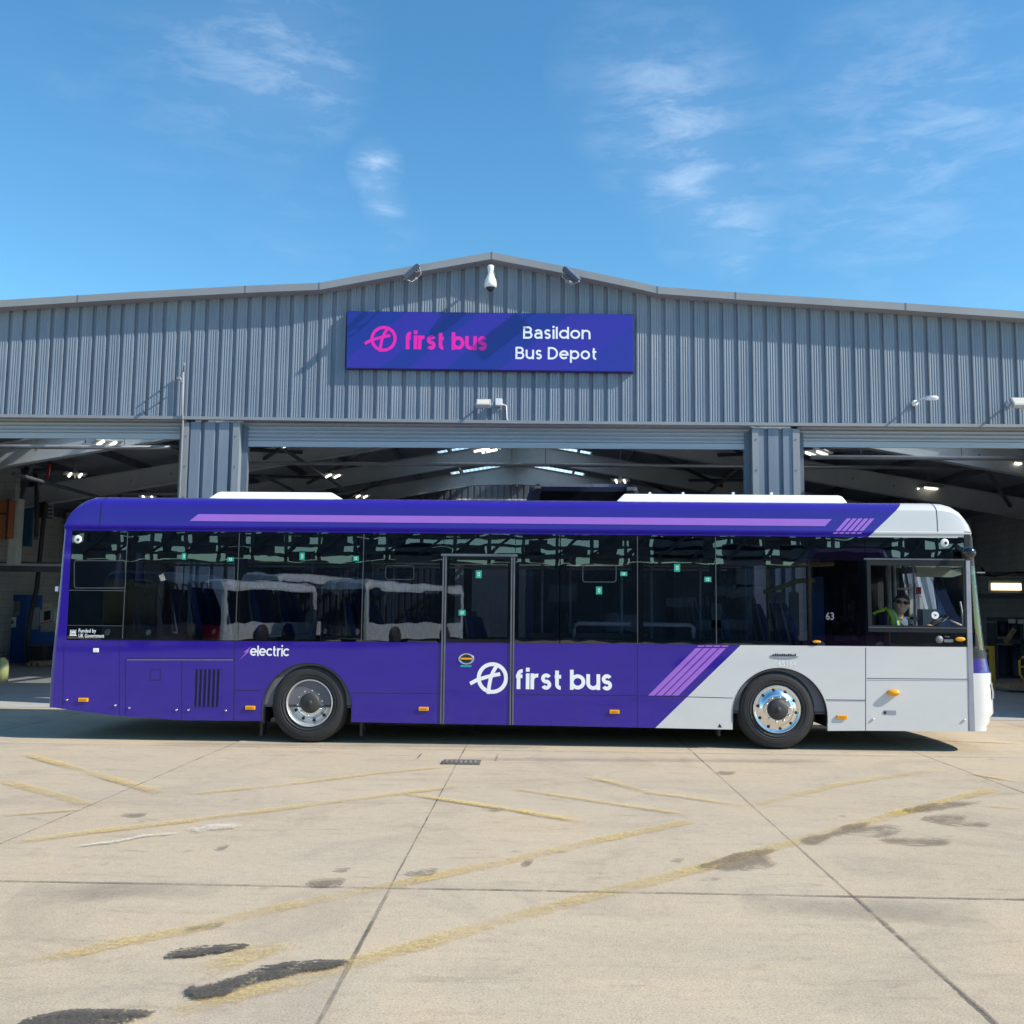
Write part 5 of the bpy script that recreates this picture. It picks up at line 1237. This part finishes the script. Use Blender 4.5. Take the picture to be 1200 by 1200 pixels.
# cab window frame and badges
b = MB(); fr_ = mat('cab_frame', (.012, .014, .02), .55, spec=.25)
X0, X1, Z0, Z1 = q(1016.5, 700)[0], q(1131.5, 700)[0], q(1072, 741)[1], q(1072, 656)[1]
b.box((X0, SYD - .004, Z0), (X1, SYD + .003, zc0)); b.box((X0, SYD - .004, zc1), (X1, SYD + .003, Z1)); b.box((X0, SYD - .004, zc0), (xc0, SYD + .003, zc1)); b.box((xc1, SYD - .004, zc0), (X1, SYD + .003, zc1))
xm = q(1071.5, 700)[0]; b.box((xm - .012, SYD - .002, zc0), (xm + .012, SYD + .003, zc1)); b.mi = 1; b.box((X0 - .03, SYD - .006, Z1 - .002), (X1, SYD + .003, Z1 + .014)); b.box((X0, SYD - .008, zc0 - .03), (X1, SYD - .0045, zc0 - .022)); b.build('cab_window_frame', [fr_, M_alup], bus)
b = MB(); c = q(1101, 749.5); b.lathe([(.001, -.001), (.045, -.001), (.045, .0)], (c[0], SYD + .003, c[1]), 'Y', 24); textmesh(b, 'With', q(1107, 747)[0], q(1113, 747)[0], q(1107, 747)[1], .018, SYD + .0022); b.cbox((q(1112, 750)[0], SYD + .003, q(1112, 751)[1]), (.11, .001, .035)); b.build('window_badge', mat('grey_badge', (.16, .17, .19), .5), bus, fixn=False)
b = MB(); c = q(1096, 721); b.lathe([(.001, .0), (.045, .0)], (c[0], SYD + .0015, c[1]), 'Y', 24); b.mi = 1; b.poly([(c[0] - .015, c[1] + .018), (c[0] + .02, c[1]), (c[0] - .01, c[1] - .016), (c[0] - .002, c[1])], SYD - .0005, SYD + .0012); b.build('round_sticker', [M_camw, M_blk], bus, fixn=False)

# ---- saloon interior
M_seat = mat('blue_moquette', (.035, .07, .24), .85, var=.3, scale=30); M_sgrey = mat('seat_grey', (.33, .34, .36), .6); M_pole = mat('cream_grab_pole', (.62, .62, .55), .35); M_gold = mat('yellow_grab_pole', (.55, .42, .14), .4); M_stl = mat('steel_rail', (.85, .87, .9), .3)
def seat(x, y, z, face=1):
    s_ = empty('seat', (x - BX, y - 13.25, z)); s_.parent = bus; f = face
    b = MB(); b.loft([[(x - .02 * f, y - .21, z + .40), (x + .42 * f, y - .21, z + .42), (x + .42 * f, y + .21, z + .42), (x - .02 * f, y + .21, z + .40)], [(x - .02 * f, y - .2, z + .48), (x + .40 * f, y - .2, z + .49), (x + .40 * f, y + .2, z + .49), (x - .02 * f, y + .2, z + .48)]]); b.build('seat_cushion', M_seat, s_, bevel=.02)
    b = MB(); b.loft([[(x - .03 * f, y - .21, z + .42), (x + .06 * f, y - .21, z + .42), (x + .06 * f, y + .21, z + .42), (x - .03 * f, y + .21, z + .42)],
                     [(x - .12 * f, y - .21, z + .85), (x - .04 * f, y - .21, z + .85), (x - .04 * f, y + .21, z + .85), (x - .12 * f, y + .21, z + .85)],
                     [(x - .17 * f, y - .14, z + 1.08), (x - .12 * f, y - .14, z + 1.08), (x - .12 * f, y + .14, z + 1.08), (x - .17 * f, y + .14, z + 1.08)]]); b.build('backrest', M_seat, s_, bevel=.02)
    b = MB(); b.tube([(x - .08 * f, y - .2, z + .5), (x - .16 * f, y - .19, z + .88), (x - .2 * f, y - .1, z + 1.15), (x - .2 * f, y + .1, z + 1.15), (x - .16 * f, y + .19, z + .88)], .016, 6); b.tube([(x + .2 * f, y, z), (x + .2 * f, y, z + .42)], .03, 6); b.build('seat_frame', M_sgrey, s_)
for i, x in enumerate((-4.9, -4.15, -3.4)):
    for y in (12.35, 12.8, 13.75, 14.2): seat(x, y, .78)
for i, x in enumerate((-2.2, -1.45, -.7)):
    for y in (12.35, 12.8, 13.75, 14.2): seat(x, y, .60 if i == 0 else .44)
for x in (2.35, 3.15):
    for y in (12.35, 12.8, 13.75, 14.2): seat(x, y, .66)
seat(1.3, 14.2, .44); seat(.6, 14.2, .44)
b = MB()
for (x, y) in ((-4.6, 13.0), (-3.1, 13.5), (-1.9, 13.0), (-.35, 13.0), (.05, 12.5), (1.05, 12.5), (1.5, 13.2), (2.05, 12.6), (.45, 13.9)): b.tube([(x, y, .44), (x, y, 2.42)], .018, 8)
for y in (12.75, 13.75): b.tube([(-5.2, y, 2.2), (2.6, y, 2.2)], .016, 8)
build_each(b, 'grab_pole', M_pole, bus)
b = MB()
a = P(948, 700, 12.9); b.tube([(a.x, 12.9, .44), (a.x, 12.9, 2.42)], .026, 8); b.tube([(P(898, 664, 12.9).x, 12.9, P(898, 664, 12.9).z), (P(977, 661, 12.9).x, 12.9, P(977, 661, 12.9).z)], .028, 8); a = P(900, 700, 13.3); b.tube([(a.x, 13.3, .44), (a.x, 13.3, 2.42)], .022, 8)
b.tube([P(895, 694, 13.0), P(915, 688, 13.0), P(935, 681, 13.0), P(955, 680, 13.0)], .03, 8)
build_each(b, 'grab_pole', M_gold, bus)
b = MB(); b.smooth = True; Yh = 12.22
b.tube([P(672.5, 749, Yh), P(672.5, 737, Yh), P(674, 732, Yh), P(679, 730.5, Yh), P(740, 731.5, Yh), P(808, 732.5, Yh), P(812.5, 735, Yh), P(813, 749, Yh)], .028, 10); b.build('wheelchair_rail', M_stl, bus)
M_wood2 = mat('tan_panel', (.33, .22, .16), .6)
b = MB(); b.box((-.1, 12.3, 1.22), (1.35, 12.33, 1.34)); b.build('lean_rest', M_wood2, bus)
b = MB()
for (x0, y0, x1, y1, Y) in ((874, 701, 881, 745, 13.4), (902, 694, 920, 740, 14.0), (926, 694, 936, 745, 14.1)): pbox(b, x0, y0, x1, y1, Y, .06)
build_each(b, 'luggage_partition', M_sgrey, bus)
b = MB(); pbox(b, 951, 676, 965, 752, 13.6, .06); pbox(b, 1100, 668, 1109, 740, 13.6, .05); build_each(b, 'blue_partition', mat('blue_partition', (.04, .13, .36), .5), bus)
# cab: bulkhead, blind, dash, wheel, ticket machine, seat
b = MB(); b.box((q(1013, 700)[0], 12.1, .44), (q(1013, 700)[0] + .03, 13.2, 1.3)); a = P(1043, 700, 12.95); b.tube([(a.x, 12.95, 1.0), (a.x, 12.95, 2.42)], .02, 6); a = P(1049, 700, 12.95); b.tube([(a.x, 12.95, 1.0), (a.x, 12.95, 2.42)], .02, 6); z = P(1056, 690, 12.95).z; b.tube([(a.x, 12.95, z), (a.x + .22, 12.95, z)], .018, 6); b.build('cab_bulkhead', M_sgrey, bus)
b = MB(); 
for x in (1067, 1079): a = P(x, 700, 13.1); z0 = P(x, 731, 13.1).z; z1 = P(x, 684 if x == 1067 else 700, 13.1).z; b.box((a.x - .022, 13.08, z0), (a.x + .022, 13.12, z1))
pbox(b, 1062, 723, 1081, 726, 13.08, .05); pbox(b, 1056, 727, 1064, 733, 12.9, .1); b.build('assault_screen_frame', M_camw, bus)
b = MB(); pbox(b, 1074, 662, 1122, 676, 13.0, .03); b.build('sun_blind', mat('pale_blind', (.50, .56, .50), .7), bus)
b = MB(); pbox(b, 1074.5, 688, 1079.5, 696, 13.0, .03); b.build('red_button', M_red, bus)
b = MB(); b.box((q(1085, 700)[0], 12.1, .44), (q(1128, 700)[0], 14.2, 1.25)); pbox(b, 1082, 714, 1101, 735, 12.9, .2); b.build('dashboard', mat('dash_grey', (.10, .13, .18), .6), bus)
b = MB(); c = P(1089, 732, 12.75); Mx = Matrix.Translation(c) @ Matrix.Rotation(R(-28), 4, 'Y'); b.M = Mx
b.tube([(.24 * math.cos(2 * PI * k / 28), .24 * math.sin(2 * PI * k / 28), 0) for k in range(29)], .015, 8); b.tube([(-.24, 0, 0), (.24, 0, 0)], .014, 6); b.tube([(0, 0, 0), (0, 0, -.4)], .03, 6); b.build('steering_wheel', M_blk, bus)
b = MB(); b.tube([P(1129, 735, 12.3), P(1127, 715, 12.3), P(1125, 705, 12.3)], .012, 6); b.tube([P(1127, 733, 12.3), P(1113, 727, 12.3)], .012, 6); b.build('cab_hook', M_camw, bus)
b = MB(); xs_ = P(1022, 700, 12.75).x; b.box((xs_ - .1, 12.5, .8), (xs_ + .42, 13.0, .92)); b.box((xs_ - .14, 12.52, .92), (xs_ - .02, 12.98, 1.62)); b.box((xs_, 12.6, .45), (xs_ + .3, 12.9, .8)); b.build('driver_seat', M_blk, bus, bevel=.04)

# ================================================================== DRIVER
hd = P(1056.5, 708, 12.62); sh = P(1037, 727, 12.68); hip = Vector((xs_ + .14, 12.75, 1.0))
drv = empty('person', hip, 'driver in dark sunglasses, navy jacket and hi-vis vest leaning towards the open cab window', 'person')
M_skin = mat('skin', (.74, .43, .31), .5, var=.05); M_navyc = mat('navy_cloth', (.012, .016, .04), .85, var=.2, scale=20); M_hv = mat('hi_vis', (.60, .95, .04), .6, var=.06); M_refl = mat('reflective_tape', (.62, .66, .66), .4); M_hair = mat('dark_hair', (.02, .013, .01), .6, var=.3, scale=60); M_shirt = mat('pale_blue_shirt', (.30, .38, .48), .8)
HT = Matrix.Translation(hd) @ Matrix.Rotation(R(10), 4, 'Y') @ Matrix.Rotation(R(-14), 4, 'Z') @ Matrix.Scale(1.1, 4)  # face looks to -Y, tilted to the right
chest = Vector((sh.x + .03, 12.72, sh.z - .06)); neck = hd + Vector((-.035, .04, -.125))
shN = Vector((sh.x - .06, 12.56, sh.z + .02)); shF = Vector((sh.x + .13, 12.92, sh.z + .0))
def capsule(b, a, c, r0, r1, n=14):
    a, c = Vector(a), Vector(c); b.ball(a, r0, n); b.ball(c, r1, n); b.tube([a, c], r0, n, r1)
b = MB()
b.M = HT; b.ball((0, .005, .0), .092, 24, (.84, 1.02, 1.24)); b.ball((0, -.028, -.052), .062, 18, (.95, .9, 1.05)); b.ball((0, -.085, -.012), .017, 12, (.8, 1.2, 1.4)); b.ball((0, -.078, .002), .012, 10, (.8, 1, 2))
for s in (-1, 1): b.ball((s * .08, .012, -.005), .02, 10, (.4, .9, 1.5)); b.ball((s * .038, -.062, -.022), .022, 10)
b.ball((0, -.078, -.052), .016, 10, (1.6, .7, .55)); b.ball((0, -.066, -.088), .022, 10, (1.2, .8, .8)); b.M = None
capsule(b, hd + Vector((-.012, .03, -.07)), neck + Vector((0, .01, -.05)), .055, .062); capsule(b, neck + Vector((0, .01, -.05)), chest, .07, .13); capsule(b, chest, hip, .14, .15)
capsule(b, chest + Vector((0, 0, .02)), shN, .07, .065); capsule(b, chest + Vector((0, 0, .02)), shF, .07, .065)
elN = shN + Vector((.05, -.06, -.27)); wrN = P(1085, 736, 12.55); elF = shF + Vector((.12, .08, -.26)); wrF = P(1092, 732, 12.98)
for a, e, w_ in ((shN, elN, wrN), (shF, elF, wrF)):
    capsule(b, a, e, .058, .045); capsule(b, e, w_, .043, .028)
    d = (w_ - e).normalized(); b.ball(w_ + d * .045, .042, 12, (1, .6, .9))
    for k in range(4):
        o_ = Vector((0, (k - 1.5) * .02, .0)); L_ = (.032, .038, .036, .028)[k]; p0 = w_ + d * .075 + o_; p1 = p0 + d * L_ + Vector((0, 0, -.006)); p2 = p1 + d * .016 + Vector((0, 0, -.026)); capsule(b, p0, p1, .0095, .009, 8); capsule(b, p1, p2, .009, .0078, 8)
    p0 = w_ + d * .03 + Vector((0, -.03 if a is shN else .03, .0)); capsule(b, p0, p0 + d * .04 + Vector((0, -.02 if a is shN else .02, -.01)), .012, .009, 8)
knees = []
for s in (-1, 1):
    h_ = hip + Vector((0, s * .09, -.02)); kn = h_ + Vector((.42, s * .05, -.0)); ft = kn + Vector((.12, 0, -.44))
    capsule(b, h_, kn, .085, .06); capsule(b, kn, ft, .055, .04); capsule(b, ft, ft + Vector((.15, 0, -.04)), .04, .03); knees.append((h_, kn, ft))
body = b.build('body', M_skin, drv); rm = body.modifiers.new('fuse', 'REMESH'); rm.mode = 'VOXEL'; rm.voxel_size = .0075; rm.use_smooth_shade = True
sm = body.modifiers.new('soften', 'SMOOTH'); sm.iterations = 2
b = MB()
capsule(b, chest + Vector((-.01, 0, -.02)), hip, .165, .17, 18); capsule(b, chest, shN, .105, .09, 16); capsule(b, chest, shF, .105, .09, 16); capsule(b, neck + Vector((-.01, .015, -.075)), chest, .075, .13)
for a, e, w_ in ((shN, elN, wrN), (shF, elF, wrF)): capsule(b, a, e, .082, .062, 14); capsule(b, e, e + (w_ - e) * .93, .06, .042, 14)
o = b.build('jacket', M_navyc, drv); rm = o.modifiers.new('fuse', 'REMESH'); rm.mode = 'VOXEL'; rm.voxel_size = .011; rm.use_smooth_shade = True; sm = o.modifiers.new('soften', 'SMOOTH'); sm.iterations = 3
b = MB()
for h_, kn, ft in knees: capsule(b, h_, kn, .1, .075); capsule(b, kn, ft, .07, .055)
capsule(b, knees[0][0], knees[1][0], .12, .12); o = b.build('trousers', M_navyc, drv); rm = o.modifiers.new('fuse', 'REMESH'); rm.mode = 'VOXEL'; rm.voxel_size = .014; rm.use_smooth_shade = True
# hi-vis vest: straps over the shoulders and a band under the arms, following the jacket
b = MB(); b.smooth = True
def ribb(pts, wv, th, mt_=0):
    b.mi = mt_; rows = []
    for p, wd in pts:
        p = Vector(p); h_ = Vector(wv) * wd / 2; n_ = th; rows.append([p - h_, p + h_, p + h_ + Vector(n_), p - h_ + Vector(n_)])
    b.loft(rows)
c0 = P(1045.5, 714, 12.56)
ribb([((c0.x - .03, 12.70, c0.z + .005), .09), ((c0.x - .012, 12.60, c0.z - .005), .085), ((c0.x, 12.545, c0.z - .05), .085), ((c0.x + .012, 12.515, c0.z - .13), .095), ((c0.x + .02, 12.50, c0.z - .24), .11)], (1, 0, .1), (0, .03, 0))
ribb([((c0.x + .012, 12.60, c0.z - .0), .02), ((c0.x + .018, 12.54, c0.z - .05), .022), ((c0.x + .03, 12.51, c0.z - .13), .024), ((c0.x + .04, 12.494, c0.z - .24), .024)], (1, 0, .1), (0, .008, 0), 1)
c1 = P(1022.5, 717, 12.6)
ribb([((c0.x - .03, 12.66, c0.z + .008), .05), ((c1.x + .10, 12.60, c1.z + .008), .03), ((c1.x + .04, 12.58, c1.z + .0), .03)], (.2, .3, 1), (0, .02, 0))
ribb([((c1.x + .03, 12.58, c1.z), .05), ((c1.x - .0, 12.59, c1.z - .06), .05), ((c1.x - .02, 12.6, c1.z - .2), .06)], (1, 0, .3), (0, .03, 0))
b.build('hi_vis_vest', [M_hv, M_refl], drv)
b = MB(); b.M = HT; b.smooth = True
prof = [(max(.001, math.sin(PI * i / 14)), math.cos(PI * i / 14)) for i in range(15)]
rows = []
for i in range(9):
    th = R(8 + i * 9.2); row = []
    for k in range(28):
        ph = 2 * PI * k / 28; low = 1 + .30 * max(0, math.sin(ph)) - .28 * max(0, -math.sin(ph)); tt = th * low
        row.append((.083 * math.sin(tt) * math.cos(ph), .008 + .102 * math.sin(tt) * math.sin(ph), .122 * math.cos(tt) + .002))
    rows.append(row)
b.loft(rows, False); b.add(rows[0], [list(range(28))]); o = b.build('hair', M_hair, drv, fixn=False)
so = o.modifiers.new('thick', 'SOLIDIFY'); so.thickness = .008
b = MB(); b.M = HT
for s in (-1, 1):
    b.smooth = True; b.loft([[(s * .036 + .031 * k_ * math.cos(a), -.094 - d - .0 + abs(s * .036 + .031 * math.cos(a)) ** 2 * 4, .016 + .021 * k_ * math.sin(a)) for a in [2 * PI * j / 18 for j in range(18)]] for k_, d in ((1, -.003), (1, .003), (.9, .005))]); b.smooth = False
    b.tube([(s * .066, -.078, .018), (s * .083, -.03, .014), (s * .083, .012, .008)], .0035, 6)
b.tube([(-.008, -.096, .02), (.008, -.096, .02)], .003, 6); b.build('sunglasses', mat('sunglass_black', (.012, .01, .01), .15), drv)
b = MB(); b.M = HT; b.tube([(-.022, -.083, -.049), (-.01, -.09, -.056), (.01, -.09, -.056), (.022, -.083, -.049)], .0045, 6); b.build('teeth', M_camw, drv)
b = MB(); n0 = neck + Vector((.0, -.05, -.075))
b.add([n0 + Vector((-.055, -.0, .045)), n0 + Vector((-.0, -.045, -.03)), n0 + Vector((-.045, -.055, -.09)), n0 + Vector((-.08, -.03, -.01))], [(0, 1, 2, 3)]); b.add([n0 + Vector((.065, .0, .045)), n0 + Vector((.0, -.045, -.03)), n0 + Vector((.05, -.055, -.09)), n0 + Vector((.09, -.03, -.01))], [(3, 2, 1, 0)])
b.add([n0 + Vector((-.03, -.035, .0)), n0 + Vector((.035, -.035, .0)), n0 + Vector((.05, -.05, -.2)), n0 + Vector((-.035, -.05, -.2))], [(0, 1, 2, 3)])
o = b.build('shirt_collar', M_shirt, drv, fixn=False); so = o.modifiers.new('thick', 'SOLIDIFY'); so.thickness = .008

# ================================================================== ACROSS THE YARD (seen mirrored in the bus windows)
M_wht = mat('coach_white', (.58, .60, .64), .3, coat=.5); M_redp = mat('coach_red', (.5, .01, .02), .3, coat=.5); M_plum = mat('plum_paint', (.10, .012, .07), .3, coat=.5); M_grp = mat('dark_grey_paint', (.03, .033, .045), .3, coat=.5)
def coach(X, Y, rot, label, bm_, fm_, h=2.95, Lc=9.5, text=None, kind='parked_coach', group='buses parked across the yard'):
    t = empty(kind, (X, Y, 0), label, 'bus', group)
    o0 = Vector((X, Y, 0)); b = MB(); b.M = Matrix.Translation(o0)
    def ring(x, k, top): return [(x, -1.25 * k, .35), (x, -1.25 * k, top - .3), (x, -1.12 * k, top - .06), (x, -.95 * k, top), (x, .95 * k, top), (x, 1.12 * k, top - .06), (x, 1.25 * k, top - .3), (x, 1.25 * k, .35)]
    b.loft([ring(-Lc, .95, h - .1), ring(-Lc + .15, 1, h), ring(-.35, 1, h), ring(-.08, .95, h - .12), ring(0, .9, h - .35)]); b.build('body', bm_, t)
    b = MB(); b.M = Matrix.Translation(o0); b.box((-.05, -1.12, .98), (.03, 1.12, h - .4)); b.build('windscreen', M_bgl, t, bevel=.03)
    b = MB(); b.M = Matrix.Translation(o0); b.box((-.06, -1.08, .38), (.05, 1.08, .98)); b.build('front_mask', fm_, t, bevel=.04)
    for s in (-1, 1):
        b = MB(); b.M = Matrix.Translation(o0); b.box((-Lc + .4, s * 1.252 - .006, 1.05), (-.25, s * 1.252 + .006, h - .38)); b.build('side_glazing', M_bgl, t)
        b = MB(); b.M = Matrix.Translation(o0); b.lathe([(.001, 0), (.1, .01), (.11, .02)], (.05, s * .85, .7), 'X', 16); b.build('headlamp', M_camw, t, fixn=False)
        for x in (-2.4, -Lc + 2.2):
            b = MB(); b.M = Matrix.Translation(o0); b.lathe([(.001, -.14), (.47, -.14), (.48, .14), (.001, .14)], (x, s * 1.16, .48), 'Y', 24); b.build('wheel', M_tyre, t)
    if text:
        b = MB(); textmesh(b, text, 0, 2.6, 0, .5, 0); vs = b.v; b.v = [o0 + Vector((-1.4 - v.x if False else -3.2 + v.x, -1.262, 1.9 + v.z)) for v in vs]; b.build('lettering', M_let, t, fixn=False)
    t.rotation_euler = (0, 0, R(rot)); return t
def RF(x, y, Y):
    d = ray(x, y); t = (24 - Y) / d.y; return Vector((d.x * t, Y, EYE + d.z * t))
coach(RF(400, 750, -19).x, -19, 112, 'white parked coach mirrored in the window left of the bus door', M_wht, M_grp)
coach(RF(232, 750, -16).x, -16, 112, 'white and red parked coach mirrored in the windows above the word electric', M_wht, M_redp, 2.8, 6.5)
coach(RF(150, 750, -13).x, -13, 100, 'dark grey parked coach mirrored in the rear windows', M_grp, M_grp, 3.0, 5)
coach(RF(300, 750, -25).x, -25, 110, 'taller white coach parked behind the others in the window reflections', M_wht, M_redp, 3.4)
coach(RF(995, 700, -7).x, -7, 100, 'plum coloured coach mirrored in the window behind the cab', M_plum, M_plum, 3.7, 8, 'THAN', 'parked_coach')
# dark shed with an open lattice canopy
sh_ = empty('opposite_shed', (0, -34, 0), 'dark shed with an open roof lattice mirrored along the top of the bus windows', 'building')
b = MB(); b.box((-45, -46, 0), (45, -34, 4.5)); b.build('wall', mat('shed_wall', (.07, .08, .095), .8, var=.35, scale=.5), sh_)
b = MB()
for z in (4.8, 5.35, 5.9, 6.6): b.box((-45, -34.1, z), (45, -33.9, z + .2))
for k in range(46): b.box((-45 + k * 2, -34.06, 4.5), (-44.8 + k * 2, -33.94, 7.2)); b.tube([(-45 + k * 2, -33.8, 4.8), (-43 + k * 2, -33.8, 6.6)], .09, 4)
random.seed(11)
for k in range(46):
    for z in (4.55, 5.0, 5.55, 6.1):
        if random.random() < .88: b.box((-45 + k * 2 + random.uniform(0, .6), -34.2, z), (-43.4 + k * 2 + random.uniform(-.5, .4), -34.12, z + random.uniform(.3, .6)))
b.build('lattice', M_steeld, sh_)
b = MB(); b.box((-46, -47, 7.2), (46, -33, 7.7)); b.mi = 0
b.build('canopy_roof', M_steeld, sh_)
random.seed(3)
b = MB()
for k in range(40):
    x = random.uniform(-40, 40); z0 = random.uniform(.5, 5); b.box((x, -33.98, z0), (x + random.uniform(.5, 4), -33.9, z0 + random.uniform(.2, 1.6)))
build_each(b, 'wall_panel', mat('shed_panel', (.14, .16, .19), .7, var=.5, scale=.3), sh_)
